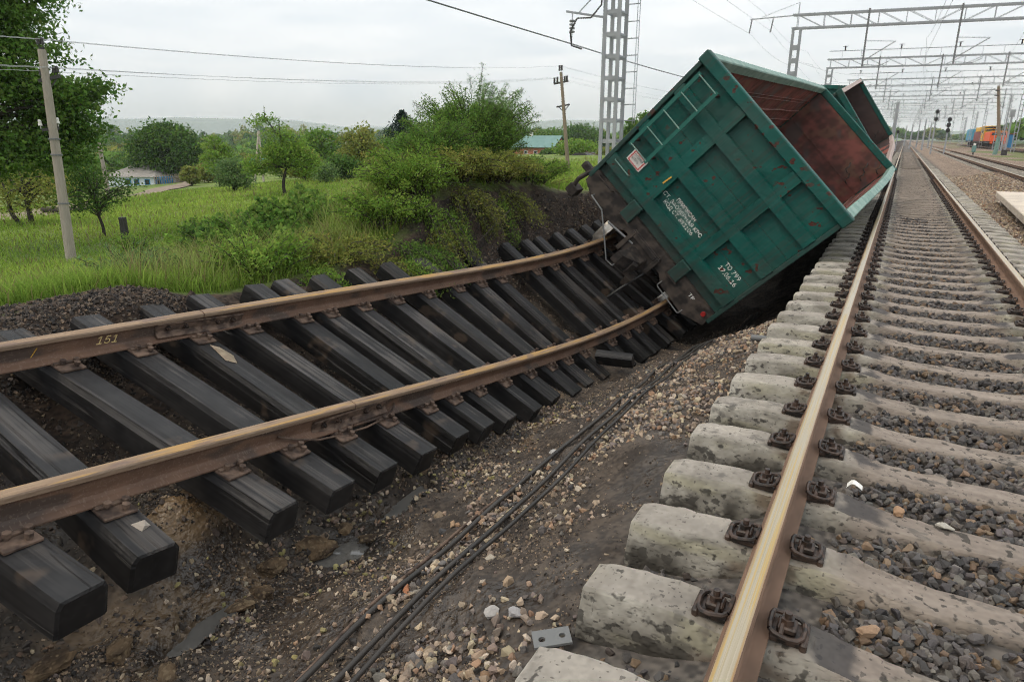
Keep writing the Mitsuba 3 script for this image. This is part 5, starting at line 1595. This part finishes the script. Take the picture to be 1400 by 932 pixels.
# shrubs on the mound and along the bank: thin stems with small leaves
def shrub(name, label, x, y, h, rad, n_stem, per, leaf, kind, seed, droop=0.3, z0=None, group=None, cat='shrub', aspect=0.35, hang=None, top_bare=0.0):
    rng = np.random.default_rng(seed)
    z = gh(x, y) - 0.05 if z0 is None else z0
    t = thing(name, label, cat, group)
    W, P, tn = [], [], []
    lo, hi = map(np.array, GREENS[kind])
    for s in range(n_stem):
        a = rng.uniform(0, 2 * PI)
        r = rad * math.sqrt(rng.uniform(0.02, 1))
        hh = h * rng.uniform(0.6, 1.05) * (1 - 0.35 * (r / rad) ** 2)
        f0 = np.array([x + math.cos(a) * r * 0.45, y + math.sin(a) * r * 0.45, z + rng.normal(0, 0.03)])
        t_ = np.linspace(0, 1, 8)
        out = r * 0.6 * t_ ** 1.4
        bend = droop * hh * t_ ** 3 * rng.uniform(0.3, 1)
        pts = np.stack([f0[0] + math.cos(a) * (out + bend * 0.7), f0[1] + math.sin(a) * (out + bend * 0.7), f0[2] + hh * t_ - bend * 0.8], 1)
        if hang is not None:
            pts[:, 0] += hang[0] * t_ ** 2
            pts[:, 1] += hang[1] * t_ ** 2
            pts[:, 2] += hang[2] * t_ ** 2.5
        W.append(tube(pts, np.linspace(0.009, 0.003, 8) * (1 + h * 0.25), 4, False))
        m = int(per * rng.uniform(0.6, 1.4))
        u = rng.uniform(0.22, 1, m) ** (0.8 if not top_bare else 1.0 / (1 + top_bare))
        c = np.stack([np.interp(u, t_, pts[:, k]) for k in range(3)], 1)
        c += rng.normal(0, 1, (m, 3)) * (0.05 + 0.10 * hh * np.sin(PI * np.clip(u, 0, 1) ** 0.8))[:, None] * 0.55
        P.append(c)
        k = rng.uniform(0, 1)
        tn.append(np.tile(lo * (1 - k) + hi * k, (m, 1)))
    v, f, col = leaf_cards(np.vstack(P), leaf, rng, None, 0.3, 0.5, aspect, tone=np.vstack(tn))
    add(t + '__stems', join(W), 'm_bark')
    add(t + '__leaves', (v, f), 'm_leaf', color=col)
    return t


for i, (x, y, h, r, ns, per, lf, kd, lab, kw) in enumerate([
        (-7.05, 11.0, 2.15, 1.0, 170, 190, 0.048, 'mid', 'tall feathery shrub on top of the mound, dark against the sky', {'top_bare': 0.25, 'droop': 0.35}),
        (-7.0, 11.5, 2.0, 0.5, 60, 80, 0.050, 'grey', 'tall thin-stemmed shrub on the right of the mound with bare tips', {'droop': 0.5, 'top_bare': 1.0}),
        (-6.8, 10.5, 1.7, 0.65, 130, 120, 0.055, 'mid', 'bushy shrub on the left shoulder of the mound', {}),
        (-6.15, 8.8, 0.8, 0.7, 150, 110, 0.05, 'olive', 'yellow-green vine-covered bush at the front of the mound', {'droop': 0.8}),
        (-6.1, 10.0, 0.75, 0.75, 150, 110, 0.05, 'olive', 'yellowish tangle of climbing plants over the cut edge', {'droop': 0.8}),
        (-6.5, 8.9, 1.2, 0.6, 120, 110, 0.05, 'mid', 'dense green bush at the left shoulder of the mound, above the cut corner', {'droop': 0.5}),
        (-6.15, 7.8, 0.95, 0.6, 120, 100, 0.05, 'light', 'tall leafy weeds at the left end of the dark cut', {'droop': 0.6}),
        (-6.1, 11.3, 0.60, 0.8, 110, 70, 0.05, 'light', 'low bright green growth right of the mound', {}),
        (-6.8, 12.8, 0.55, 0.9, 50, 46, 0.05, 'olive', 'low dry-tipped growth on the bank near the wagon corner', {}),
        (-6.2, 7.3, 0.75, 0.6, 90, 70, 0.055, 'light', 'leafy green weeds at the left foot of the mound', {'droop': 0.6}),
        (-6.1, 6.2, 0.60, 0.6, 90, 70, 0.05, 'olive', 'yellow-green creeper beside the middle sleepers', {'droop': 0.8}),
        (-6.3, 5.1, 0.6, 0.6, 80, 60, 0.055, 'light', 'light green weeds beside the bank edge sleepers', {}),
        (-7.7, 6.4, 0.9, 0.8, 70, 56, 0.075, 'mid', 'broad-leaved dark green bush in the meadow behind the bank', {'aspect': 0.7}),
        (-8.4, 8.0, 1.1, 0.9, 60, 56, 0.085, 'mid', 'broad-leaved bush left of the mound', {'aspect': 0.7}),
        (-10.4, 9.6, 1.1, 1.0, 60, 50, 0.095, 'light', 'bright leafy bush farther left behind the mound', {'aspect': 0.7}),
        (-8.9, 7.0, 1.0, 0.9, 70, 50, 0.075, 'dark', 'dark leafy clump in the meadow below the slender tree', {'aspect': 0.7}),
        (-12.0, 8.6, 1.0, 1.0, 60, 50, 0.10, 'light', 'round leafy bush in the middle of the meadow', {'aspect': 0.7}),
        (-6.9, 4.1, 0.55, 0.5, 46, 50, 0.045, 'grey', 'feathery pale weed at the end of the ballast crust', {}),
        (-7.6, 4.4, 0.75, 0.5, 50, 50, 0.05, 'grey', 'tall grey-green mugwort beside the ballast crust', {}),
        (-18.9, 11.2, 1.0, 0.5, 40, 50, 0.06, 'light', 'small bright green bush alone in the meadow', {}),
        (-21.5, 15.0, 0.9, 0.5, 30, 40, 0.09, 'mid', 'small round bush below the willow bush', {})]):
    shrub('shrub', lab, x, y, h, r, ns, per, lf, kd, 300 + i, **kw)
# plants hanging over the cut
for i, (x, y, L, kd, lab) in enumerate([(-5.72, 8.25, 0.95, 'light', 'green plants hanging down the dark cut, left clump'), (-5.70, 8.9, 0.75, 'olive', 'dry stems hanging down the dark cut, middle clump'), (-5.66, 9.5, 0.85, 'light', 'bright green vine hanging down the dark cut, right clump'),
                                        (-5.75, 7.75, 0.8, 'light', 'grassy clump slumping from the left end of the mound'), (-5.70, 6.6, 0.5, 'olive', 'creeper spilling over the bank edge'), (-5.72, 7.1, 0.55, 'mid', 'green creeper spilling over the bank edge left of the mound'), (-5.75, 5.5, 0.4, 'light', 'leafy weeds drooping onto the far sleeper ends'), (-5.55, 7.35, 0.5, 'mid', 'dense green clump covering the left corner of the dark cut'), (-5.78, 8.6, 0.5, 'olive', 'yellow-green fringe over the left part of the dark cut'), (-5.74, 9.9, 0.5, 'olive', 'yellow-green fringe right of the bright hanging vine'), (-5.5, 6.85, 0.4, 'light', 'bright leafy clump above the middle sleeper ends'), (-5.6, 7.7, 0.75, 'olive', 'yellowish trailing weeds at the left corner of the dark cut')]):
    shrub('hanging_plant', lab, x, y, 0.38, 0.16 if i < 3 else 0.40, 26 if i < 3 else 60, 60, 0.045, kd, 400 + i, droop=0.5, hang=(0.32, 0.0, -L), cat='plant')

# roots and dead sticks in the cut
rng = np.random.default_rng(17)
for i in range(12):
    y = rng.uniform(7.3, 12.5)
    x = -5.52 + rng.normal(0, 0.05)
    z = gh(x, y) + rng.uniform(0.0, 0.35)
    p = [(x - 0.05, y, z)]
    d = rng.normal(0, 0.12, 3) + [0.05, 0, -0.18]
    for k in range(6):
        d = d * 0.8 + rng.normal(0, 0.05, 3) + [0.008, 0, -0.03]
        p.append(tuple(np.array(p[-1]) + d * 0.8))
    add('root', tube(p, np.linspace(0.007, 0.003, 7), 5), 'm_bark', label='thin root hanging from the dark cut of the mound', category='root', group='thin roots in the cut of the mound')
add('stick', tube([(-5.1, 8.0, 0.10), (-5.3, 8.9, 0.28), (-5.5, 9.8, 0.46)], [0.004, 0.007, 0.009], 6), 'm_bark', label='long dry stick leaning across the sleeper ends below the cut', category='stick')


# grass: bent blades, denser and finer near the camera
def grass(key, n, xr, yr, h, seed, label, maxd=75, lo=(0.16, 0.28, 0.045), hi=(0.39, 0.52, 0.10), dry=0.12, keep=None):
    rng = np.random.default_rng(seed)
    u = rng.uniform(0, 1, n)
    x = rng.uniform(*xr, n)
    y = rng.uniform(*yr, n)
    D = np.hypot(x, y)
    rel = (x * _fh[0] + y * _fh[1]) / D
    ok = (rel > 0.74) & (u < np.clip((9.0 / D) ** 1.5, 0.02, 1)) & (D < maxd)
    if keep is not None:
        ok &= keep(x, y, rng)
    x, y, D = x[ok], y[ok], D[ok]
    n = len(x)
    z = ground_h(x, y)
    clump = meshkit.fbm(np.stack([x * 0.5, y * 0.5, x * 0], 1), 3, 12)
    hh = h * rng.uniform(0.45, 1.3, n) * (0.55 + 1.0 * clump)
    w = np.maximum(0.006, 0.0011 * D) * rng.uniform(0.7, 1.4, n)
    a = rng.uniform(0, 2 * PI, n)
    b = rng.uniform(0, 2 * PI, n)
    lean = hh * rng.uniform(0.1, 0.7, n)
    s = np.stack([np.cos(b), np.sin(b), 0 * b], 1) * w[:, None] / 2
    L = np.stack([np.cos(a), np.sin(a), 0 * a], 1) * lean[:, None]
    p = np.stack([x, y, z - 0.02], 1)
    Z = np.array([0, 0, 1.0])
    m = p + L * 0.32 + Z * (hh * 0.58)[:, None]
    tip = p + L + Z * (hh * 0.94)[:, None]
    v = np.stack([p - s, p + s, m - s * 0.8, m + s * 0.8, tip], 1).reshape(-1, 3)
    k = np.arange(n)[:, None] * 5
    f = np.stack([k + [0, 1, 3], k + [0, 3, 2], k + [2, 3, 4]], 1).reshape(-1, 3)
    q = np.clip(0.5 + 1.3 * (meshkit.fbm(np.stack([x * 0.22, y * 0.22, x * 0], 1), 3, 14) - 0.5) + rng.normal(0, 0.18, n), 0, 1)[:, None]
    col = np.array(lo) * (1 - q) + np.array(hi) * q
    d = rng.uniform(0, 1, n) < dry * (0.4 + 1.2 * clump)
    col[d] = np.array([0.26, 0.22, 0.105]) * rng.uniform(0.6, 1.2, (d.sum(), 1))
    col *= rng.uniform(0.75, 1.25, (n, 1))
    add(key, (v, f), 'm_leaf', color=np.repeat(col, 5, 0), kind='stuff', label=label)
    return n


ng = grass('grass', 1_700_000, (-60, -5.95), (-2, 62), 0.21, 21, 'uneven green meadow grass covering the slope left of the track', keep=lambda x, y, r: ~((y < 3.55) & (x > -6.1)) & (r.uniform(0, 1, len(x)) < np.clip((-5.9 - x) * 4 + 0.2, 0, 1)))
ng4 = grass('bank_grass', 150_000, (-10.5, -5.95), (-1, 8.2), 0.15, 24, 'short fresh grass and clover along the top edge of the bank', maxd=16, lo=(0.14, 0.26, 0.04), hi=(0.36, 0.48, 0.10), dry=0.06, keep=lambda x, y, r: ~((y < 3.55) & (x > -6.08)))
ng2 = grass('tall_weeds', 13_000, (-11, -6.0), (3.6, 9), 0.36, 22, 'tall pale weeds standing between the bushes along the bank', maxd=20, lo=(0.18, 0.26, 0.06), hi=(0.40, 0.46, 0.15), dry=0.22)
ng3 = grass('field_grass', 160_000, (-45, -6.5), (14, 75), 0.34, 23, 'bright tall grass of the field behind the mound', maxd=90, lo=(0.20, 0.30, 0.05), hi=(0.38, 0.48, 0.11))
# ---------------------------------------------------------------- stones, cables, litter
_rg = np.random.default_rng(31)


def stone_protos(n, pts, rng):
    out = []
    for _ in range(n):
        p = unit(pts, rng) * rng.uniform(0.75, 1.0, (pts, 1)) * np.array([1.0, rng.uniform(0.65, 0.95), rng.uniform(0.5, 0.8)])
        m = trimesh.convex.convex_hull(p)
        out.append((np.array(m.vertices), np.array(m.faces)))
    return out


_SP = stone_protos(14, 13, _rg)
_SPL = stone_protos(14, 8, _rg)


def rotations(n, rng):
    q = rng.normal(size=(n, 4))
    q /= np.linalg.norm(q, axis=1, keepdims=True)
    w, x, y, z = q.T
    return np.stack([1 - 2 * (y * y + z * z), 2 * (x * y - z * w), 2 * (x * z + y * w), 2 * (x * y + z * w), 1 - 2 * (x * x + z * z), 2 * (y * z - x * w), 2 * (x * z - y * w), 2 * (y * z + x * w), 1 - 2 * (x * x + y * y)], 1).reshape(-1, 3, 3)


def stones(key, P, size, palette, seed, label, var=0.3, protos=None):
    """Many stones as one mass: P (n, 3) centres, size per stone (half length), each stone with its own tone."""
    rng = np.random.default_rng(seed)
    n = len(P)
    R = rotations(n, rng)
    kind = rng.integers(0, len(_SP), n)
    pal = np.array(palette)
    col = pal[rng.integers(0, len(pal), n)] * rng.uniform(1 - var, 1 + var, (n, 1)) * rng.uniform(0.97, 1.03, (n, 3))
    V, F, C, o = [], [], [], 0
    for k, (v, f) in enumerate(protos or _SP):
        i = np.nonzero(kind == k)[0]
        if not len(i):
            continue
        w = np.einsum('nij,vj->nvi', R[i] * size[i][:, None, None], v) + P[i][:, None]
        V.append(w.reshape(-1, 3))
        F.append((f[None] + (np.arange(len(i)) * len(v))[:, None, None]).reshape(-1, 3) + o)
        C.append(np.repeat(col[i], len(v), 0))
        o += len(i) * len(v)
    add(key, (np.vstack(V), np.vstack(F)), 'm_stone', color=np.vstack(C), kind='stuff', label=label)


GREY = [(0.075, 0.07, 0.068), (0.11, 0.10, 0.095), (0.15, 0.135, 0.12), (0.09, 0.075, 0.065), (0.055, 0.052, 0.052), (0.085, 0.08, 0.078), (0.17, 0.12, 0.08)]
_T = [(0.23, 0.17, 0.12), (0.28, 0.22, 0.16), (0.18, 0.14, 0.11), (0.33, 0.28, 0.22), (0.22, 0.14, 0.09), (0.15, 0.115, 0.095), (0.12, 0.10, 0.09), (0.30, 0.25, 0.17)]
TAN = [tuple(1.25 * a for a in c) for c in _T]
BROWN = [(0.09, 0.068, 0.05), (0.14, 0.10, 0.07), (0.06, 0.05, 0.042), (0.19, 0.145, 0.10), (0.045, 0.04, 0.036), (0.24, 0.19, 0.13)]
DARK = [(0.032, 0.028, 0.026), (0.05, 0.042, 0.037), (0.075, 0.06, 0.05), (0.10, 0.08, 0.064), (0.025, 0.023, 0.022)]

# ballast between the concrete sleepers
rng = np.random.default_rng(41)
n = 52000
y = 0.6 + 17.4 * rng.uniform(0, 1, n) ** 1.25
x = TC + rng.uniform(-1, 1, n) * 1.32
ph = np.abs(((y - SL0) / SLY + 0.5) % 1 - 0.5) * SLY                      # distance from the nearest sleeper's middle
edge = 0.115 + 0.05 * (np.abs(x - TC) > 0.45)
ok = (ph > edge) & (rng.uniform(0, 1, n) < np.where(np.abs(x - TC) < 0.56, 1.0, 0.38))
x, y = x[ok], y[ok]
sz = rng.uniform(0.020, 0.036, len(x)) * (1 + 0.2 * (y > 8))
z = -0.262 + rng.uniform(-0.012, 0.022, len(x)) - np.interp(np.abs(x - TC), [0.56, 0.62, 1.1, 1.3], [0, 0.035, 0.09, 0.125])
lv = meshkit.fbm(np.stack([x * 2, y * 0.9, x * 0], 1), 3, 3)
z -= 0.05 * np.clip(0.5 - lv, -0.3, 0.5)
stones('ballast', np.stack([x, y, z], 1), sz, GREY, 42, 'dark grey crushed stone filling the gaps between the concrete sleepers')
# right shoulder
n = 26000
y = 7.5 + 36 * rng.uniform(0, 1, n) ** 1.5
x = rng.uniform(1.95, 4.6, n) * 1.0
z = ground_h(x, y) + 0.012
stones('shoulder_gravel', np.stack([x, y, z], 1), rng.uniform(0.026, 0.050, n) * (1 + y / 40), TAN, 43, 'tan and brown gravel on the bank right of the concrete track', protos=_SPL)
# gravel strips on the mud beside the cables
n = 17000
y = 0.9 + 10.5 * rng.uniform(0, 1, n) ** 1.2
x = rng.uniform(-2.5, -0.86, n)
m1_ = meshkit.fbm(np.stack([x * 1.5, y * 0.8, x * 0 + 2], 1), 3, 5)
strip = np.exp(-((x + 1.72) / 0.36) ** 2) * np.clip(1.3 - 0.08 * y, 0.25, 1.2) + 0.75 * np.exp(-((x + 1.35) / 0.45) ** 2) * (y > 4.2) * (0.4 + m1_) + 0.8 * np.exp(-((x + 1.45) / 0.5) ** 2) * (y < 2.3)
ok = (rng.uniform(0, 1, n) < strip * np.clip((m1_ - 0.33) * 5, 0.04, 1.15)) & ((y < 8.6) | (x < -1.75))
x, y = x[ok], y[ok]
stones('gravel', np.stack([x, y, ground_h(x, y) + rng.uniform(0.0, 0.018, len(x))], 1), rng.choice([0.012, 0.018, 0.026, 0.036], len(x), p=[0.2, 0.35, 0.33, 0.12]) * rng.uniform(0.8, 1.25, len(x)), TAN + TAN + GREY[:3], 44, 'mixed tan gravel scattered over the mud along the cables')
# grit all over the mud
n = 200000
y = 0.8 + 11 * rng.uniform(0, 1, n) ** 1.3
x = rng.uniform(-4.9, -0.85, n)
ok = rng.uniform(0, 1, n) < np.clip((meshkit.fbm(np.stack([x * 2.2, y * 2.2, x * 0 + 5], 1), 3, 6) - 0.38) * 4, 0.06, 1)
for px_, py_, rx_, ry_, a_ in PUDDLES:
    ok &= np.hypot((x - px_) / rx_, (y - py_) / ry_) > 1.2
x, y = x[ok], y[ok]
stones('grit', np.stack([x, y, ground_h(x, y)], 1), rng.uniform(0.5, 1.0, len(x)) * rng.choice([0.006, 0.010, 0.016, 0.027], len(x), p=[0.45, 0.30, 0.19, 0.06]), BROWN + TAN[:2] + DARK[:3], 45, 'small brown grit and pebbles in the gully', protos=_SPL)
n = 5200
y = rng.uniform(0.9, 6.5, n)
x = rng.normal(-3.0, 0.42, n)
ok = rng.uniform(0, 1, n) < np.clip((meshkit.fbm(np.stack([x * 3, y * 3, x * 0 + 8], 1), 3, 7) - 0.42) * 6, 0.03, 1)
for px_, py_, rx_, ry_, a_ in PUDDLES:
    ok &= np.hypot((x - px_) / rx_, (y - py_) / ry_) > 1.08
x, y = x[ok], y[ok]
stones('gully_pebbles', np.stack([x, y, ground_h(x, y) + 0.006], 1), rng.uniform(0.010, 0.030, len(x)), TAN + BROWN + [(0.26, 0.23, 0.10), (0.20, 0.17, 0.08)], 49, 'yellowish and brown pebbles heaped along the bottom of the gully')
# dark ballast crust of the left bank
n = 15000
y = rng.uniform(-0.5, 3.75, n)
x = rng.uniform(-6.05, -5.15, n)
stones('crust_ballast', np.stack([x, y, ground_h(x, y) + rng.uniform(-0.01, 0.012, n)], 1), rng.uniform(0.014, 0.030, n), DARK + BROWN[:2], 46, 'dark crumbling ballast crust along the left edge of the washout', protos=_SPL)
n = 14000
y = rng.uniform(0.5, 6.5, n)
x = -5.3 + 2.6 * rng.uniform(0, 1, n) ** 1.3
stones('gully_ballast', np.stack([x, y, ground_h(x, y)], 1), rng.choice([0.010, 0.016, 0.024, 0.034], n, p=[0.35, 0.35, 0.22, 0.08]) * rng.uniform(0.8, 1.2, n), DARK + BROWN[:4], 47, 'black ballast slope under the hanging sleepers', protos=_SPL)
n = 5000
y = rng.uniform(8.5, 15, n)
x = rng.uniform(-5.75, -4.9, n)
stones('cut_gravel', np.stack([x, y, ground_h(x, y)], 1), rng.uniform(0.014, 0.032, n), BROWN + DARK, 48, 'gravelly ledge under the cut near the wagon')

# single larger stones and clods
for i, (px, py, z, s, c, lab) in enumerate([
        (668, 758, -0.66, 0.036, (0.34, 0.30, 0.24), 'pale cream stone between the cables'), (672, 848, -0.62, 0.045, (0.36, 0.34, 0.32), 'light grey stone on the gravel near the bottom edge'), (705, 860, -0.60, 0.042, (0.30, 0.29, 0.29), 'grey stone next to the light one near the bottom edge'),
        (758, 607, -0.92, 0.045, (0.36, 0.35, 0.33), 'white stone lying on the cables'), (556, 790, -0.72, 0.034, (0.33, 0.14, 0.07), 'orange-red stone in the gravel'), (605, 712, -0.95, 0.04, (0.06, 0.06, 0.062), 'dark flat stone left of the cables'),
        (1228, 702, -0.22, 0.040, (0.32, 0.20, 0.12), 'orange stone between the sleepers by the white litter'), (1290, 722, -0.23, 0.034, (0.40, 0.38, 0.33), 'white stone in the dark ballast'), (1186, 866, -0.235, 0.042, (0.30, 0.20, 0.13), 'tan stone beside the rail clip at the bottom'),
        (600, 690, -1.0, 0.05, (0.20, 0.15, 0.10), 'brown clod beside the gully water'), (430, 720, -1.05, 0.10, (0.15, 0.105, 0.062), 'large tan clod of earth in the gully'), (370, 760, -1.08, 0.085, (0.17, 0.12, 0.07), 'tan clod left of the large one'),
        (355, 790, -1.05, 0.07, (0.20, 0.15, 0.085), 'crumbly yellow-tan clod in the gully bottom'), (200, 800, -1.0, 0.06, (0.075, 0.055, 0.04), 'flat brown slab below the second sleeper'), (470, 700, -1.05, 0.055, (0.22, 0.16, 0.10), 'tan stone beside the gully water'),
        (505, 715, -1.1, 0.06, (0.19, 0.13, 0.075), 'brown rock at the edge of the narrow puddle'), (120, 905, -0.85, 0.06, (0.10, 0.075, 0.055), 'brown stone at the lower left'), (270, 690, -1.0, 0.07, (0.19, 0.125, 0.07), 'clay lump below the third sleeper'),        (60, 880, -0.95, 0.075, (0.13, 0.095, 0.06), 'dark tan clod at the lower left corner'), (160, 870, -1.0, 0.085, (0.16, 0.11, 0.065), 'broad tan clod under the end of the leftmost sleeper'), (330, 830, -1.1, 0.07, (0.07, 0.055, 0.042), 'dark clod beside the near puddle'), (225, 905, -0.95, 0.06, (0.12, 0.09, 0.06), 'brown clod below the near puddle'), (400, 790, -1.05, 0.055, (0.05, 0.042, 0.036), 'black clod right of the crumbly yellow one'), (575, 640, -1.2, 0.07, (0.12, 0.085, 0.055), 'brown clod at the tip of a sleeper, right of the narrow puddle')]):
    d = ray(px, py)
    q = EYE + d * ((z - EYE[2]) / d[2])
    rng = np.random.default_rng(600 + i)
    m = trimesh.Trimesh(*[np.array(a) for a in stone_protos(1, 22, rng)[0]], process=True).subdivide().subdivide()
    clod = s > 0.05
    v = np.array(m.vertices)
    v = v * (1 + (0.9 if clod else 0.35) * (meshkit.fbm(v * (3.0 if clod else 2.5) + i, 4, i)[:, None] - 0.5)) * s * (1.35 if clod else 1) * np.array([1.25, 1.05, 0.9]) @ rot([0, 0, 1], i * 1.3).T
    zz = gh(q[0], q[1]) if q[0] < -0.9 else z
    add('stone', (v + [q[0], q[1], zz + s * 0.30], np.array(m.faces)), 'm_clod' if clod else 'm_stone', color=None if clod else np.repeat(np.array([c]), len(v), 0), label=lab, category='clod' if clod else 'stone')


# the cables lying along the washout
def cable(xs, r, label, mat='m_cable', lift=0.0, seed=0):
    ys = np.arange(0.4, 12.6, 0.12)
    rng = np.random.default_rng(seed)
    x = np.interp(ys, *zip(*xs)) + 0.012 * np.sin(ys * 2.1 + seed) + 0.006 * np.sin(ys * 5.3)
    z = np.maximum(ground_h(x, ys), base_h(x, ys) - 0.03)
    z = np.convolve(np.pad(z, 4, mode='edge'), np.ones(9) / 9, 'valid')
    z = np.maximum(z, ground_h(x, ys) - 0.006) + r * 0.9 + lift
    z = np.convolve(np.pad(z, 2, mode='edge'), np.ones(5) / 5, 'valid')
    add('cable', tube(np.stack([x, ys, z], 1), r, 8), mat, smooth=True, label=label, category='cable')


cable([(0.4, -1.72), (1.6, -1.70), (4, -1.76), (9, -1.80), (12.6, -1.82)], 0.013, 'black cable nearest to the concrete track, lying on the gravel', lift=0.03, seed=1)
cable([(0.4, -1.81), (1.6, -1.80), (4, -1.86), (9, -1.90), (12.6, -1.9)], 0.015, 'middle one of the black cables on the gravel', lift=0.025, seed=2)
cable([(0.4, -2.00), (1.6, -2.00), (4, -2.05), (9, -2.00), (12.6, -1.98)], 0.016, 'thick dark cable farthest from the concrete track', lift=0.02, seed=3)
cable([(0.4, -2.05), (1.6, -2.045), (3, -2.10), (9, -2.04), (12.6, -2.02)], 0.010, 'thin rusty cable running along the thick dark one', 'm_rust', lift=0.015, seed=4)


def on_ground(px, py, z):
    d = ray(px, py)
    return EYE + d * ((z - EYE[2]) / d[2])


# loose things
q = on_ground(754, 894, -0.46)
pl_ = trimesh.creation.box((0.24, 0.15, 0.012))
import shapely
poly = shapely.box(-0.075, -0.045, 0.075, 0.045).difference(shapely.Point(0.042, 0.0).buffer(0.013)).difference(shapely.Point(-0.040, -0.006).buffer(0.014))
pm = trimesh.creation.extrude_polygon(poly, 0.010, engine='earcut')
add('steel_plate', move((np.array(pm.vertices), np.array(pm.faces)), rot([0, 0, 1], 0.62) @ rot([0, 1, 0], -0.1), (q[0], q[1], gh(q[0], q[1]) + 0.055)), 'm_greyplate', label='grey steel plate with two round holes lying on gravel beside the lowest sleeper end', category='plate')
q = on_ground(1168, 668, -0.19)
t_ = np.linspace(0, 1, 9)
V = []
for a in t_:
    for b in (0, 1):
        V.append([q[0] - 0.035 + 0.07 * a, q[1] + (b - 0.5) * 0.035 + 0.01 * math.sin(a * 7), q[2] + 0.008 + 0.026 * math.sin(a * PI) + 0.006 * b])
F = []
for i in range(8):
    F += [[2 * i, 2 * i + 2, 2 * i + 3], [2 * i, 2 * i + 3, 2 * i + 1]]
V2 = [[a, b, c - 0.003] for a, b, c in V]
add('litter', (np.array(V + V2), np.array(F + [[a + 18, c + 18, b + 18] for a, b, c in F])), 'm_white', smooth=True, label='curled white scrap of plastic caught beside a rail clip', category='litter')
q = on_ground(1040, 468, -0.5)
add('plastic_tube', cyl((q[0] - 0.10, q[1], gh(q[0], q[1]) + 0.035), (q[0] + 0.10, q[1] + 0.03, gh(q[0], q[1]) + 0.04), 0.032, 10), 'm_greyplate', smooth=40, label='short pale tube lying at the left ends of the concrete sleepers', category='tube')
# the loose sleeper piece at the foot of the hanging track
q = on_ground(842, 489, -1.3)
tm, uv = timber(40, 0.50, 0.09, 0.08, 0.12)
scene[uniq('sleeper_fragment')] = mikit.ply(move(tm, rot([0, 0, 1], 0.12) @ rot([1, 0, 0], -0.9), (q[0], q[1], q[2] + 0.04)), 'm_sleeperwood', uv=uv)
tag('sleeper_fragment', 'broken black sleeper piece lying beside the end of the hanging track', 'timber')
# bits of paper and bark between the hanging sleepers
for i, (px, py, lab) in enumerate([(351, 492, 'white torn sheet under the hanging sleepers, left one'), (408, 540, 'small white paper scrap in the gully between sleepers')]):
    q = on_ground(px, py, -0.95)
    zz = gh(q[0], q[1])
    add('paper', move(box(-0.09, 0.09, -0.06, 0.06, 0, 0.004), rot([0, 0, 1], 0.5 + i) @ rot([1, 0, 0], 0.3), (q[0], q[1], zz + 0.05)), 'm_white', label=lab, category='paper')
P_, T_, R_, U_ = hang(0.66)
add('bark_flake', move(hull([(-0.16, -0.02, 0), (0.10, -0.06, 0), (0.17, 0.0, 0), (0.05, 0.05, 0), (-0.1, 0.03, 0), (0.0, 0.0, 0.02)]), np.stack([R_, T_, U_], 1), P_ - R_ * 0.42 - T_ * 0.03 - U_ * 0.195), 'm_woodpole', label='flake of bark lying on a hanging sleeper', category='bark')
P_, T_, R_, U_ = hang(-1.01)
add('wood_chip', move(hull([(-0.04, -0.03, 0), (0.04, -0.02, 0), (0.02, 0.04, 0), (-0.02, 0.03, 0.015), (0.03, 0.0, 0.02)]), np.stack([R_, T_, U_], 1), P_ + R_ * 1.10 - U_ * 0.199), 'm_post', label='pale chip on the second sleeper from the left', category='chip')
# mushrooms on the cut
# ---------------------------------------------------------------- haze
scene['haze_air'] = {'type': 'homogeneous', 'albedo': rgb(0.93, 0.955, 0.985), 'sigma_t': rgb(0.00019, 0.0002, 0.000215)}
scene['haze'] = {'type': 'cube', 'bsdf': {'type': 'null'}, 'interior': {'type': 'ref', 'id': 'haze_air'}, 'to_world': T4().translate([0, 0, 150]) @ T4().scale([8500, 8500, 205])}
tag('haze', kind='stuff')
scene['camera']['medium'] = {'type': 'ref', 'id': 'haze_air'}
